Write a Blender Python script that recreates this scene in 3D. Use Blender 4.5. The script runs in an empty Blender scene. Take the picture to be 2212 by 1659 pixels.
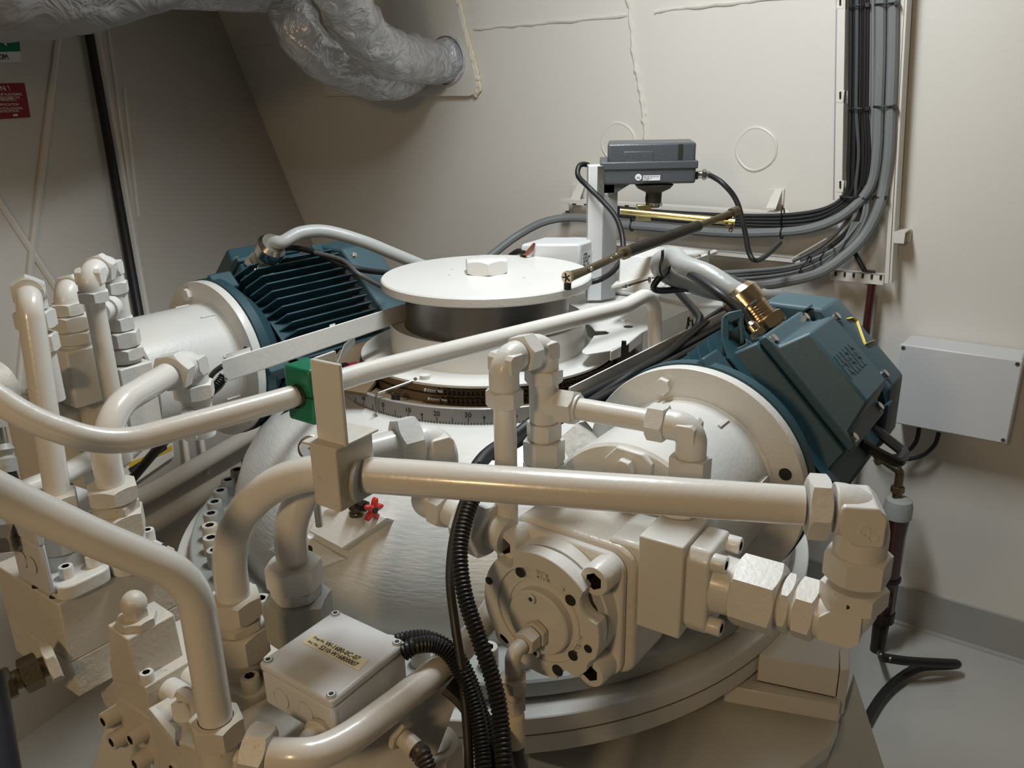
import bpy, bmesh, math, random
from mathutils import Vector as V, Matrix as M
random.seed(7)
# ------------------------------------------------------------------ camera, light, exposure
W, H, F = 2212.0, 1659.0, 1805.0
PITCH, ROLL = math.radians(19.146), math.radians(-1.119)
CAM = V((0, 0, 2.0))
FW = V((0, math.cos(PITCH), -math.sin(PITCH)))
_u0 = V((1, 0, 0)).cross(FW)
RT = V((1, 0, 0)) * math.cos(ROLL) + _u0 * math.sin(ROLL)
UP = _u0 * math.cos(ROLL) - V((1, 0, 0)) * math.sin(ROLL)
Z = V((0, 0, 1))
sc = bpy.context.scene
cd = bpy.data.cameras.new('camera'); cam = bpy.data.objects.new('camera', cd)
sc.collection.objects.link(cam); sc.camera = cam
cd.sensor_width = 36.0; cd.lens = F / W * 36.0; cd.clip_start = 0.05
mw = M((RT, UP, -FW)).transposed().to_4x4(); mw.translation = CAM; cam.matrix_world = mw
sc.view_settings.view_transform = 'Standard'; sc.view_settings.look = 'None'
sc.view_settings.gamma = 1.0; sc.view_settings.exposure = 0.0
wd = bpy.data.worlds.new('world'); sc.world = wd; wd.use_nodes = True
wd.node_tree.nodes['Background'].inputs[0].default_value = (1.0, 0.84, 0.66, 1)
wd.node_tree.nodes['Background'].inputs[1].default_value = 0.045

def area(name, loc, tgt, sx, sy, power, col):
    l = bpy.data.lights.new(name, 'AREA'); l.shape = 'RECTANGLE'; l.size = sx; l.size_y = sy
    l.energy = power; l.color = col
    o = bpy.data.objects.new(name, l); sc.collection.objects.link(o)
    o.location = loc; o.rotation_euler = (V(tgt) - V(loc)).to_track_quat('-Z', 'Y').to_euler()
    return o
area('ceiling_tube_light', (0.12, 1.62, 2.93), (0.45, 2.4, 0.9), 0.18, 0.9, 35, (0.90, 0.965, 1.0))
area('warm_passage_light', (-0.95, -1.0, 2.5), (0.1, 1.2, 1.3), 0.22, 0.3, 13.5, (1.0, 0.70, 0.38))

def ray(x, y): return FW + RT * ((x - W / 2) / F) - UP * ((y - H / 2) / F)
def P(x, y, d): return CAM + ray(x, y) * d
def PX(p): q = p - CAM; z = q.dot(FW); return W / 2 + F * q.dot(RT) / z, H / 2 - F * q.dot(UP) / z
def PZ(x, y, z): q = ray(x, y); return CAM + q * ((z - CAM.z) / q.z)
def PP(x, y, p0, n): q = ray(x, y); return CAM + q * ((p0 - CAM).dot(n) / q.dot(n))
def dep(p): return (p - CAM).dot(FW)
def along(p0, d, x, y):
    """point on the line p0 + t d that passes nearest the ray through pixel x, y"""
    q = ray(x, y).normalized(); d = d.normalized(); w = p0 - CAM
    b = d.dot(q); t = (b * q.dot(w) - d.dot(w)) / (1 - b * b)
    return p0 + d * t

# ------------------------------------------------------------------ materials
def mat(name, col, rough=.5, metal=0., bump=0., bscale=60., spots=0., scol=(.12, .09, .06), coat=0., stretch=None, var=.0, vscale=6., emis=None, bd=.002, dist=0.):
    m = bpy.data.materials.new(name); m.use_nodes = True; nt = m.node_tree; N = nt.nodes; L = nt.links
    b = N['Principled BSDF']; b.inputs['Roughness'].default_value = rough; b.inputs['Metallic'].default_value = metal
    b.inputs['Base Color'].default_value = (*col, 1)
    if coat: b.inputs['Coat Weight'].default_value = coat; b.inputs['Coat Roughness'].default_value = .12
    tc = N.new('ShaderNodeNewGeometry'); src = tc.outputs['Position']
    if stretch:
        mp = N.new('ShaderNodeMapping'); mp.inputs['Scale'].default_value = stretch; L.new(src, mp.inputs[0]); src = mp.outputs[0]
    if bump:
        n = N.new('ShaderNodeTexNoise'); n.inputs['Scale'].default_value = bscale; n.inputs['Detail'].default_value = 3; n.inputs['Distortion'].default_value = dist
        bp = N.new('ShaderNodeBump'); bp.inputs['Strength'].default_value = bump; bp.inputs['Distance'].default_value = bd
        L.new(src, n.inputs['Vector']); L.new(n.outputs[0], bp.inputs['Height']); L.new(bp.outputs[0], b.inputs['Normal'])
    cur = None
    if var:
        n2 = N.new('ShaderNodeTexNoise'); n2.inputs['Scale'].default_value = vscale; n2.inputs['Detail'].default_value = 5
        L.new(tc.outputs['Position'], n2.inputs['Vector'])
        mx = N.new('ShaderNodeMix'); mx.data_type = 'RGBA'
        mx.inputs[6].default_value = (*[c * (1 - var) for c in col], 1); mx.inputs[7].default_value = (*[min(1, c * (1 + var * .5)) for c in col], 1)
        L.new(n2.outputs[0], mx.inputs[0]); cur = mx.outputs[2]
    if spots:
        n3 = N.new('ShaderNodeTexNoise'); n3.inputs['Scale'].default_value = 95; n3.inputs['Detail'].default_value = 6; n3.inputs['Roughness'].default_value = .75
        L.new(tc.outputs['Position'], n3.inputs['Vector'])
        r = N.new('ShaderNodeValToRGB'); r.color_ramp.elements[0].position = .70 - spots * .1; r.color_ramp.elements[1].position = .76
        L.new(n3.outputs[0], r.inputs[0])
        mx = N.new('ShaderNodeMix'); mx.data_type = 'RGBA'; L.new(r.outputs[0], mx.inputs[0])
        if cur: L.new(cur, mx.inputs[6])
        else: mx.inputs[6].default_value = (*col, 1)
        mx.inputs[7].default_value = (*scol, 1); cur = mx.outputs[2]
    if cur: L.new(cur, b.inputs['Base Color'])
    if emis: b.inputs['Emission Color'].default_value = (*emis[:3], 1); b.inputs['Emission Strength'].default_value = emis[3]
    return m
WHITE = mat('white_gloss_paint', (.71, .70, .665), .36, bump=.25, bscale=130, var=.07, coat=.1)
WHITEB = mat('white_brushed_paint', (.72, .71, .675), .25, bump=.5, bscale=40, stretch=(1, 1, 5), var=.08, coat=.15)
PIPEM = mat('pipe_gloss_paint', (.73, .705, .655), .27, bump=.16, bscale=90, var=.05, coat=.45)
DIRTY = mat('dusty_white_paint', (.64, .60, .53), .42, bump=.3, bscale=150, spots=.8, var=.14, vscale=14)
ROUGHP = mat('rough_white_paint', (.66, .63, .57), .33, bump=1.0, bscale=75, spots=.2, var=.1, coat=.2)
WALLM = mat('wall_cream_paint', (.70, .665, .61), .42, bump=.22, bscale=45, var=.06, vscale=2.5)
FLOORM = mat('floor_grey_paint', (.44, .43, .40), .32, bump=.15, bscale=30, spots=.1, var=.08, vscale=3)
GREYB = mat('coaming_grey_paint', (.33, .33, .31), .4, bump=.2, bscale=40, var=.06)
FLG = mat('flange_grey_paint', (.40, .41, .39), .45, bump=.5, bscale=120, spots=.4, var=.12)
BLUE = mat('motor_blue_paint', (.020, .064, .084), .5, bump=.1, bscale=160, var=.1)
BLUEL = mat('motor_pale_blue_paint', (.050, .100, .122), .48, bump=.1, bscale=160, var=.1)
BLACK = mat('black_rubber', (.012, .012, .013), .42, bump=.2, bscale=200)
BLACKC = mat('black_cable_sheath', (.009, .009, .010), .48)
GREYC = mat('grey_cable_sheath', (.19, .20, .20), .46, bump=.25, bscale=120, var=.1)
GREYD = mat('dark_grey_cable_sheath', (.075, .076, .078), .46)
STEEL = mat('bright_steel', (.62, .60, .56), .22, metal=1., bump=.1, bscale=90)
TRUNK = mat('turned_steel', (.30, .28, .26), .33, metal=1., bump=.5, bscale=30, stretch=(1, 1, .6), var=.35, vscale=9, spots=.25, scol=(.2, .1, .05))
DARK = mat('oily_dark_steel', (.035, .028, .022), .35, metal=.4, bump=.5, bscale=60, var=.3, vscale=20)
BROWN = mat('oily_stained_plate', (.20, .14, .085), .38, bump=.5, bscale=60, spots=.6, var=.35, vscale=9)
CHAINM = mat('oiled_chain_steel', (.075, .06, .045), .3, metal=.8)
BRASS = mat('nickel_brass', (.55, .43, .29), .24, metal=1., bump=.15, bscale=90)
ZINC = mat('yellow_zinc', (.60, .50, .22), .22, metal=1.)
OLIVE = mat('tarnished_brass', (.19, .155, .10), .35, metal=.9, bump=.4, bscale=120)
ALU = mat('anodised_scale_band', (.36, .35, .34), .42, metal=.3, bump=.2, bscale=120, spots=.3, var=.12)
GREEN = mat('green_clamp_plastic', (.005, .17, .085), .35, coat=.2)
RED = mat('red_plastic', (.62, .025, .012), .3, coat=.2)
GREYBOX = mat('slate_grey_enamel', (.075, .082, .09), .38, bump=.35, bscale=220)
PLBOX = mat('light_grey_plastic', (.60, .605, .61), .38, bump=.06, bscale=90)
SIDEM = mat('mid_grey_shaded_side', (.34, .345, .35), .4)  # darker grey for the shaded sides of the tray rail and column
TRANS = mat('controller_white_plastic', (.62, .63, .63), .35)
FOIL = mat('silver_lagging_cloth', (.60, .615, .655), .30, metal=.4, bump=.75, bscale=10, bd=.03, var=.12, vscale=7, coat=.2, dist=2.2)
LAG = mat('grey_lagging_cloth', (.26, .26, .27), .6, bump=.8, bscale=7, bd=.03, var=.12, vscale=7, dist=2.)
INK = mat('black_ink', (.01, .01, .012), .5)
WHITEINK = mat('white_ink', (.8, .8, .78), .5)
PAPER = mat('aged_label_paper', (.72, .64, .42), .5, var=.12, vscale=60)
LABELW = mat('white_label', (.75, .76, .76), .5)
YEL = mat('yellow_paint_mark', (.62, .45, .06), .5)
YTAPE = mat('yellow_black_tape', (.65, .42, .02), .5)
SGREEN = mat('exit_sign_green', (.0, .16, .09), .45)
SRED = mat('caution_sign_red', (.24, .012, .03), .45)
HOLE = mat('bore_shadow_steel', (.02, .018, .015), .6)  # near-black for the shade inside holes and gaps, and for black parts
MAROON = mat('dark_red_glass', (.05, .010, .009), .2, coat=.5)
YG = mat('cream_pad_paint', (.70, .63, .50), .5, bump=.3, bscale=40)

# ------------------------------------------------------------------ mesh tools
def perp(d):
    d = d.normalized(); u = Z.cross(d)
    if u.length < 1e-3: u = V((1, 0, 0))
    u.normalize(); return u, d.cross(u)
def fillet(pts, rad, seg=8):
    out = [pts[0]]
    for i in range(1, len(pts) - 1):
        a, b, c = pts[i - 1], pts[i], pts[i + 1]
        r = rad[i - 1] if isinstance(rad, (list, tuple)) else rad
        d1 = (a - b); d2 = (c - b); l1, l2 = d1.length, d2.length; d1.normalize(); d2.normalize()
        ang = d1.angle(d2)
        if ang > 3.12 or r <= 0: out.append(b); continue
        t = r / math.tan(ang / 2); t = min(t, l1 * .49 if i > 1 else l1 * .98, l2 * .49 if i < len(pts) - 2 else l2 * .98); rr = t * math.tan(ang / 2)
        cdir = (d1 + d2).normalized(); ctr = b + cdir * (rr / math.sin(ang / 2))
        s = b + d1 * t - ctr; e = b + d2 * t - ctr; ax = s.cross(e)
        if ax.length < 1e-12: out.append(b); continue
        ax.normalize(); tot = s.angle(e)
        for k in range(seg + 1): out.append(ctr + M.Rotation(tot * k / seg, 3, ax) @ s)
    out.append(pts[-1]); return out
def smoothpath(pts, step=6):
    n = len(pts); out = []
    for i in range(n - 1):
        p0 = pts[max(i - 1, 0)]; p1 = pts[i]; p2 = pts[i + 1]; p3 = pts[min(i + 2, n - 1)]
        for k in range(step):
            t = k / step
            out.append(.5 * ((2 * p1) + (p2 - p0) * t + (2 * p0 - 5 * p1 + 4 * p2 - p3) * t * t + (3 * p1 - p0 - 3 * p2 + p3) * t ** 3))
    out.append(pts[-1]); return out
class MB:
    def __init__(s): s.bm = bmesh.new()
    def faces(s, vs, fs):
        vv = [s.bm.verts.new(v) for v in vs]
        for f in fs:
            try: s.bm.faces.new([vv[i] for i in f])
            except ValueError: pass
        return s
    def boxo(s, o, a, b, c):
        vs = [o + a * i + b * j + c * k for k in (0, 1) for j in (0, 1) for i in (0, 1)]
        return s.faces(vs, [(0, 2, 3, 1), (4, 5, 7, 6), (0, 1, 5, 4), (2, 6, 7, 3), (0, 4, 6, 2), (1, 3, 7, 5)])
    def box(s, c, u, v, w, hu, hv, hw):
        u, v, w = u.normalized() * hu, v.normalized() * hv, w.normalized() * hw
        return s.boxo(c - u - v - w, u * 2, v * 2, w * 2)
    def rings(s, rr, caps=True, closed=True):
        n = len(rr[0]); vs = [s.bm.verts.new(p) for r in rr for p in r]
        for i in range(len(rr) - 1):
            for j in range(n if closed else n - 1):
                k = (j + 1) % n
                try: s.bm.faces.new((vs[i * n + j], vs[i * n + k], vs[(i + 1) * n + k], vs[(i + 1) * n + j]))
                except ValueError: pass
        if caps:
            for b in (0, len(rr) - 1):
                try: s.bm.faces.new([vs[b * n + j] for j in range(n)])
                except ValueError: pass
        return s
    def lathe(s, o, d, prof, n=40, caps=True, a0=0., a1=2 * math.pi):
        d = d.normalized(); u, v = perp(d); full = abs(a1 - a0 - 2 * math.pi) < 1e-6
        m = n if full else n + 1
        rr = [[o + d * h + (u * math.cos(a0 + (a1 - a0) * j / n) + v * math.sin(a0 + (a1 - a0) * j / n)) * max(r, 1e-5) for j in range(m)] for h, r in prof]
        return s.rings(rr, caps, full)
    def cyl(s, p, q, r, r2=None, n=28): 
        return s.lathe(p, q - p, [(0, r), ((q - p).length, r if r2 is None else r2)], n)
    def tube(s, pts, r, n=18, caps=True, flat=1.):
        m = len(pts); rr = []; t0 = (pts[1] - pts[0]).normalized(); u, v = perp(t0)
        for i in range(m):
            t = (pts[min(i + 1, m - 1)] - pts[max(i - 1, 0)]).normalized()
            u = (u - t * u.dot(t)).normalized(); v = t.cross(u)
            ri = r[i] if isinstance(r, list) else r
            rr.append([pts[i] + (u * math.cos(2 * math.pi * j / n) + v * (flat * math.sin(2 * math.pi * j / n))) * ri for j in range(n)])
        return s.rings(rr, caps)
    def hexn(s, c, d, af, ln, rot=0., ch=1., sides=6, both=True, bore=0.):
        """hex nut centred at c along d with turned chamfers"""
        d = d.normalized(); u, v = perp(d); k = 6; n = sides * k; ri = af / 2; h = ln / 2; rr = []
        def ring(f):
            o = []
            for j in range(n):
                a = rot + 2 * math.pi * j / n; am = ((2 * math.pi * j / n + math.pi / sides) % (2 * math.pi / sides)) - math.pi / sides
                rho = ri / math.cos(am); r_, z_ = f(rho); o.append(c + d * z_ + (u * math.cos(a) + v * math.sin(a)) * r_)
            return o
        rr.append(ring(lambda q: (ri * .97, -h)))
        rr.append(ring(lambda q: (q, -h + (q - ri * .97) * .55 * ch)))
        rr.append(ring(lambda q: (q, h - (q - ri * .97) * .55 * ch)))
        rr.append(ring(lambda q: (ri * .97, h)))
        if bore: rr.append(ring(lambda q: (bore, h))); rr.append(ring(lambda q: (bore, h - .004)))
        return s.rings(rr)
    def prism(s, poly, o, u, v, w):
        """poly (x,y) in plane u,v at o, extruded by w"""
        a = [o + u * x + v * y for x, y in poly]; n = len(a)
        return s.faces(a + [p + w for p in a], [tuple(range(n)), tuple(range(2 * n - 1, n - 1, -1))] + [(i, (i + 1) % n, (i + 1) % n + n, i + n) for i in range(n)])
    def slab(s, pts, w): 
        n = len(pts)
        return s.faces(list(pts) + [p + w for p in pts], [tuple(range(n)), tuple(range(2 * n - 1, n - 1, -1))] + [(i, (i + 1) % n, (i + 1) % n + n, i + n) for i in range(n)])
    def ball(s, c, r, n=16, top=False, d=None):
        prof = [(-math.cos(math.pi * i / n) * r, math.sin(math.pi * i / n) * r) for i in range((n // 2) if top else 0, n + 1)]
        return s.lathe(c, d or Z, prof, 24)
    def build(s, name, m, parent=None, bevel=0., seg=2, smooth=True, ang=35, raw=False):
        bmesh.ops.recalc_face_normals(s.bm, faces=s.bm.faces[:])
        me = bpy.data.meshes.new(name); 
        off = V((0, 0, 0))
        if parent is None and not raw and s.bm.verts:
            xs = [v.co for v in s.bm.verts]
            off = V((sum(p.x for p in xs) / len(xs), sum(p.y for p in xs) / len(xs), min(p.z for p in xs)))
            bmesh.ops.translate(s.bm, verts=s.bm.verts[:], vec=-off)
        s.bm.to_mesh(me); s.bm.free(); me.materials.append(m)
        if smooth:
            me.shade_smooth(); me.set_sharp_from_angle(angle=math.radians(ang))
        o = bpy.data.objects.new(name, me); sc.collection.objects.link(o); o.location = off
        if parent is not None: setpar(o, parent)
        if bevel:
            b = o.modifiers.new('bevel', 'BEVEL'); b.width = bevel; b.segments = seg; b.limit_method = 'ANGLE'; b.angle_limit = math.radians(32); b.harden_normals = False
        return o
WM = {}
def wmat(p):
    m = M.LocRotScale(p.location, p.rotation_euler, p.scale)
    return (wmat(p.parent) @ p.matrix_parent_inverse @ m) if p.parent else m
def setpar(o, p):
    o.parent = p; o.matrix_parent_inverse = wmat(p).inverted()
def tag(o, label, cat=None, group=None, kind=None):
    if label: o['label'] = label
    if cat: o['category'] = cat
    if group: o['group'] = group
    if kind: o['kind'] = kind
    return o
def thing(name, loc, label, cat, group=None):
    o = bpy.data.objects.new(name, None); sc.collection.objects.link(o); o.location = loc; o.empty_display_size = .05
    return tag(o, label, cat, group)
def struct(name, b, m, **k):
    o = b.build(name, m, **k); o['kind'] = 'structure'; return o
def inst(src, name, mtx, parent=None):
    o = src.copy(); o.name = name; sc.collection.objects.link(o); o.matrix_world = mtx
    l, r, s_ = mtx.decompose(); o.location = l; o.rotation_euler = r.to_euler(); o.scale = s_
    if parent is not None: setpar(o, parent)
    return o
def frame(o, x, z):
    """matrix with local z along z and x near x"""
    z = z.normalized(); y = z.cross(x).normalized(); x = y.cross(z)
    m = M((x, y, z)).transposed().to_4x4(); m.translation = o; return m
def mesh_of(b, m, ang=35):
    o = b.build('tmp', m, raw=True, ang=ang); me = o.data; bpy.data.objects.remove(o); return me
# unit fasteners, local z out of the surface, head diameter 1
def socket_mesh(m):
    b = MB(); O = V((0, 0, 0))
    b.lathe(O, Z, [(-.15, .5), (.58, .5), (.66, .46), (.66, .30)], 24, caps=False)
    hx = lambda r, z: [V((r * math.cos(a * math.pi / 12), r * math.sin(a * math.pi / 12), z)) for a in range(24)]
    def hexr(z): 
        o = []
        for j in range(24):
            am = ((2 * math.pi * j / 24 + math.pi / 6) % (math.pi / 3)) - math.pi / 6
            r = .25 / math.cos(am); o.append(V((r * math.cos(2 * math.pi * j / 24), r * math.sin(2 * math.pi * j / 24), z)))
        return o
    b.rings([hx(.30, .66), hexr(.66), hexr(.2)], caps=False)
    b.rings([hexr(.2), [V((0, 0, .18))] * 24], caps=False)
    bmesh.ops.remove_doubles(b.bm, verts=b.bm.verts[:], dist=1e-4)
    for f in b.bm.faces:
        c = f.calc_center_median(); f.material_index = 1 if (c.xy.length < .292 and c.z < .5) else 0
    me = mesh_of(b, m, 40); me.materials.append(HOLE); return me
def hexbolt_mesh(m):
    b = MB(); b.lathe(V((0, 0, 0)), Z, [(-.05, .55), (.05, .55)], 24); b.hexn(V((0, 0, .26)), Z, .9, .42); return mesh_of(b, m, 25)
SOCK = {}; 
def fast(kind, p, d, size, m, parent, name=None, rot=0., ln=1.):
    k = (kind, m.name)
    if k not in SOCK: SOCK[k] = socket_mesh(m) if kind == 's' else hexbolt_mesh(m)
    nm = name or ('socket_bolt' if kind == 's' else 'hex_bolt')
    o = bpy.data.objects.new(nm, SOCK[k]); sc.collection.objects.link(o)
    u, v = perp(d); u = M.Rotation(rot, 3, d) @ u
    mt = frame(p, u, d); l, r, s_ = mt.decompose(); o.location = l; o.rotation_euler = r.to_euler(); o.scale = (size, size, size * ln)
    if parent is not None: setpar(o, parent)
    return o
def text(body, o, u, v, size, m, parent, depth=.0006, name='lettering', align='LEFT', bold=0., sx=1.):
    """flat lettering: baseline start o, right u, up v"""
    c = bpy.data.curves.new(name, 'FONT'); c.body = body; c.size = size; c.extrude = depth / 2; c.align_x = align; c.offset = bold; c.resolution_u = 3
    t = bpy.data.objects.new(name, c); sc.collection.objects.link(t)
    dg = bpy.context.evaluated_depsgraph_get(); me = bpy.data.meshes.new_from_object(t.evaluated_get(dg)); bpy.data.objects.remove(t)
    u = u.normalized(); n = u.cross(v).normalized(); v2 = n.cross(u)
    mt = M((u * sx, v2, n)).transposed().to_4x4(); mt.translation = o + n * (depth / 2 + .0002); me.transform(mt)
    me.materials.clear(); me.materials.append(m)
    ob = bpy.data.objects.new(name, me); sc.collection.objects.link(ob)
    if parent is not None: setpar(ob, parent)
    return ob
def curvetext(body, ctr, R, ang, zc, size, m, parent, name='lettering'):
    pos = ctr + V((math.cos(ang), math.sin(ang), 0)) * R; u = V((-math.sin(ang), math.cos(ang), 0))
    return text(body, V((pos.x, pos.y, zc)), u, Z, size, m, parent, align='CENTER', name=name)
def elbow(c, d1, d2, r, l1, l2, m, parent, pad=True, name='elbow_fitting', rb=1.15, pk=.72, pt=1.035):
    d1, d2 = d1.normalized(), d2.normalized(); b = MB()
    b.tube(fillet([c + d1 * l1, c, c + d2 * l2], r * rb, 10), r, 24)
    if pad:
        n = d1.cross(d2).normalized(); k = r * pk
        po = [(-.62 * k, -.25 * k), (-.25 * k, -.62 * k), (1.0 * k, -.62 * k), (1.1 * k, -.5 * k), (1.1 * k, .5 * k), (.5 * k, 1.1 * k), (-.5 * k, 1.1 * k), (-.62 * k, 1.0 * k)]
        b.prism(po, c - n * (r * pt), d1, d2, n * (r * 2 * pt))
    return b.build(name, m, parent, bevel=r * .07)
def nut(c, d, af, ln, m, parent, rot=0., name='union_nut', bore=0.):
    return MB().hexn(c, d, af, ln, rot, bore=bore).build(name, m, parent, ang=22)
def cable(label, pts, r, m, group=None, name='cable', cat='cable', n=12, smooth=True, parent=None):
    o = MB().tube(smoothpath(pts, 7) if smooth else pts, r, n).build(name, m, parent)
    if parent is None: tag(o, label, cat, group)
    return o
def corr(pts, r, pitch=.0042, n=14, amp=.13):
    p = smoothpath(pts, 10); L = [0]
    for i in range(1, len(p)): L.append(L[-1] + (p[i] - p[i - 1]).length)
    k = max(8, int(L[-1] / pitch * 4)); out = []; rr = []; j = 0
    for i in range(k + 1):
        t = L[-1] * i / k
        while j < len(L) - 2 and L[j + 1] < t: j += 1
        f = (t - L[j]) / max(1e-9, L[j + 1] - L[j]); out.append(p[j].lerp(p[j + 1], f)); rr.append(r * (1 + amp * (1, .5, -1, .5)[i % 4]))
    return MB().tube(out, rr, n)
# ------------------------------------------------------------------ room shell
KR = .85; FZ = 2 - 2 * KR
A36 = math.radians(36)
WN = V((math.sin(A36), math.cos(A36), 0)); WD = V((math.cos(A36), -math.sin(A36), 0)); WP = WN * (3.157 * KR)
def WB(x, y, off=0.): return PP(x, y, WP - WN * off, WN)
LE = V((math.sin(math.radians(26)), math.cos(math.radians(26)), 0))
def onW(p, z): return None
struct('wall_back', MB().slab([V((WP + WD * a).to_tuple()[:2] + (b,)) for a, b in ((-4, FZ), (2.6, FZ), (2.6, 3.3), (-4, 3.3))], WN * .04), WALLM, smooth=False)
wallb = bpy.data.objects['wall_back']
# raised weld seams and blanked holes, painted over
def seam(px, r=.007, par=wallb, wob=.002):
    p = [WB(x, y, .0) for x, y in px]; pts = smoothpath(p, 8)
    pts = [q + V((random.uniform(-wob, wob), random.uniform(-wob, wob) * .5, random.uniform(-wob, wob))) for q in pts]
    MB().tube(pts, [r * random.uniform(.7, 1.25) for _ in pts], 8).build('weld_seam', WALLM, par)
seam([(1025, 62), (1110, 55), (1200, 47), (1355, 33)]); seam([(1415, 25), (1500, 14), (1640, 0), (1800, -14)])
seam([(1352, -40), (1362, 30), (1372, 130), (1385, 200), (1392, 260), (1398, 330)], .009, wob=.003)
seam([(470, 40), (500, 100), (600, 95)], .003)
for cx, cy in ((1336, 308), (1633, 322)):
    c = WB(cx, cy, 0); r = .0755 * KR
    ring = [c + (WD * math.cos(a * math.pi / 20) + Z * math.sin(a * math.pi / 20)) * r * (1.0 + .02 * math.sin(a * .7)) for a in range(41)]
    MB().tube(ring, .0055, 8).build('weld_seam', WALLM, wallb)
    MB().cyl(c + WN * .01, c - WN * .004, r * .98).build('blanking_disc', WALLM, wallb)
# left hull side: leans outward, horizontal lines run along LE
_q0, _q1 = WB(510, 120), WB(662, 492)
cpts = [_q0 + (_q0 - _q1) * 1.6, _q0.lerp(_q1, .5), _q0 + (_q1 - _q0) * ((_q0.z - FZ) / (_q0.z - _q1.z))]
bl = MB(); N_ = len(cpts)
fr = [p + LE * .04 for p in cpts]; bk = [p - LE * 3.4 for p in cpts]
bl.rings([bk, fr], caps=False, closed=False)
ob = struct('wall_left', bl, WALLM, ang=60); walll = ob
so = ob.modifiers.new('thick', 'SOLIDIFY'); so.thickness = .03; so.offset = 1
_a, _b = _q0, _q1; LN = LE.cross(_a - _b).normalized()
if LN.x < 0: LN = -LN
LU = (_a - _b); LU = (LU - LE * LU.dot(LE)).normalized()
def WL(x, y, off=0.): return PP(x, y, _a + LN * off, LN)
for px, wd_ in ((((143, -60), (70, 530), (40, 860)), .012), (((-160, 195), (70, 545), (220, 770)), .012)):
    pp = [WL(x, y, .004) for x, y in px]
    MB().tube(pp, .013, 8, flat=1).build('stiffener_ridge', WALLM, walll)
for px in (((232, 60), (320, 690)), ((268, 190), (300, 470))):
    MB().tube([WL(x, y, 0) for x, y in px], .007, 6).build('weld_seam', WALLM, walll)
# black rubber trunk strip
o = MB().tube([WL(176, -20, .03), WL(302, 690, .03), WL(336, 880, .03)], .017, 12, flat=.7).build('rubber_strip', BLACK); tag(o, 'long black rubber strip running down the left wall beside the foot of the grey lagging', 'cable')
MB().tube([WL(192, -10, .008), WL(318, 690, .008), WL(352, 880, .008)], .016, 8, flat=.6).build('backing_bar', WALLM, o)
struct('floor', MB().slab([V((-4.5, -1.2, FZ)), V((3.9, -1.2, FZ)), V((3.9, .46, FZ)), V((-1.0, 4.4, FZ)), V((-4.5, 4.4, FZ))], V((0, 0, -.04))), FLOORM, smooth=False)
# grey coaming strip along the foot of the back wall
t0, t1 = WB(1800, 1210), WB(2330, 1375)
zt = WB(2040, 1290).z
struct('trim_1', MB().slab([WP + WD * a + V((0, 0, b)) - WN * .012 for a, b in ((-1.6, FZ), (2.6, FZ), (2.6, zt), (-1.6, zt))], WN * .014), GREYB, smooth=False)
struct('trim_2', MB().tube([WP + WD * -1.6 + V((0, 0, FZ)) - WN * .012, WP + WD * 2.6 + V((0, 0, FZ)) - WN * .012], .011, 8), GREYB)

cei = struct('ceiling', MB().slab([V((-4.5, .2, 3.05)), V((3.9, .2, 3.05)), V((3.9, 1.6, 3.05)), V((-1.0, 4.6, 3.05)), V((-4.5, 4.6, 3.05))], V((0, 0, .04))), WALLM, smooth=False)
MB().boxo(V((-2.8, 2.18, 2.44)), V((2.74, 0, 0)), V((0, .35, 0)), V((0, 0, .61))).build('added_shade_girder', WALLM, cei)  # added girder, out of view, placed to shade the upper left wall
# signs on the left wall
def plate(name, px, off, m, th, label=None, cat=None, parent=None, pl=WL, n=None):
    q = [pl(x, y, off) for x, y in px]
    o = MB().slab(q, (n or -LN) * th).build(name, m, parent)
    if label: tag(o, label, cat)
    return o
s1 = plate('exit_sign', [(-95, 62), (40, 56), (44, 111), (-91, 115)], .006, SGREEN, .005, 'green exit sign high on the left wall, cut by the frame edge', 'sign')
n_ = LN
def ltext(body, x, y, size, m, par, off=.0075, align='RIGHT', **k):
    o = WL(x, y, off); return text(body, o, LE, LU, size, m, par, align=align, **k)
ltext('EXIT', 26, 99, .075, WHITEINK, s1)
plate('backing_strip', [(-91, 115), (44, 111), (47, 133), (-90, 139)], .006, LABELW, .004, parent=s1)
ltext('STEERING GEAR ROOM', 21, 129, .03, INK, s1, sx=.8)
s2 = plate('caution_sign', [(-95, 182), (53, 179), (66, 252), (-85, 262)], .006, SRED, .004, 'dark red caution sign with small pale lettering below the green sign', 'sign')
ltext('CAUTION !', 24, 196, .028, WHITEINK, s2)
for i, (t_, x, y) in enumerate((('IN CASE OF FLOODING', 48, 206), ('PROCEED TO', 44, 213), ('IMMEDIATELY', 37, 218), ('SUFFOCATION', 42, 228), ('WHEN FOLLOWING', 50, 236), ('WITH VENTILATION', 42, 242))):
    ltext(t_, x, y, .0125, WHITEINK, s2)
plate('maker_mark', [(28, 247), (38, 246), (39, 250), (29, 251)], .0075, LABELW, .001, parent=s2)

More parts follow.
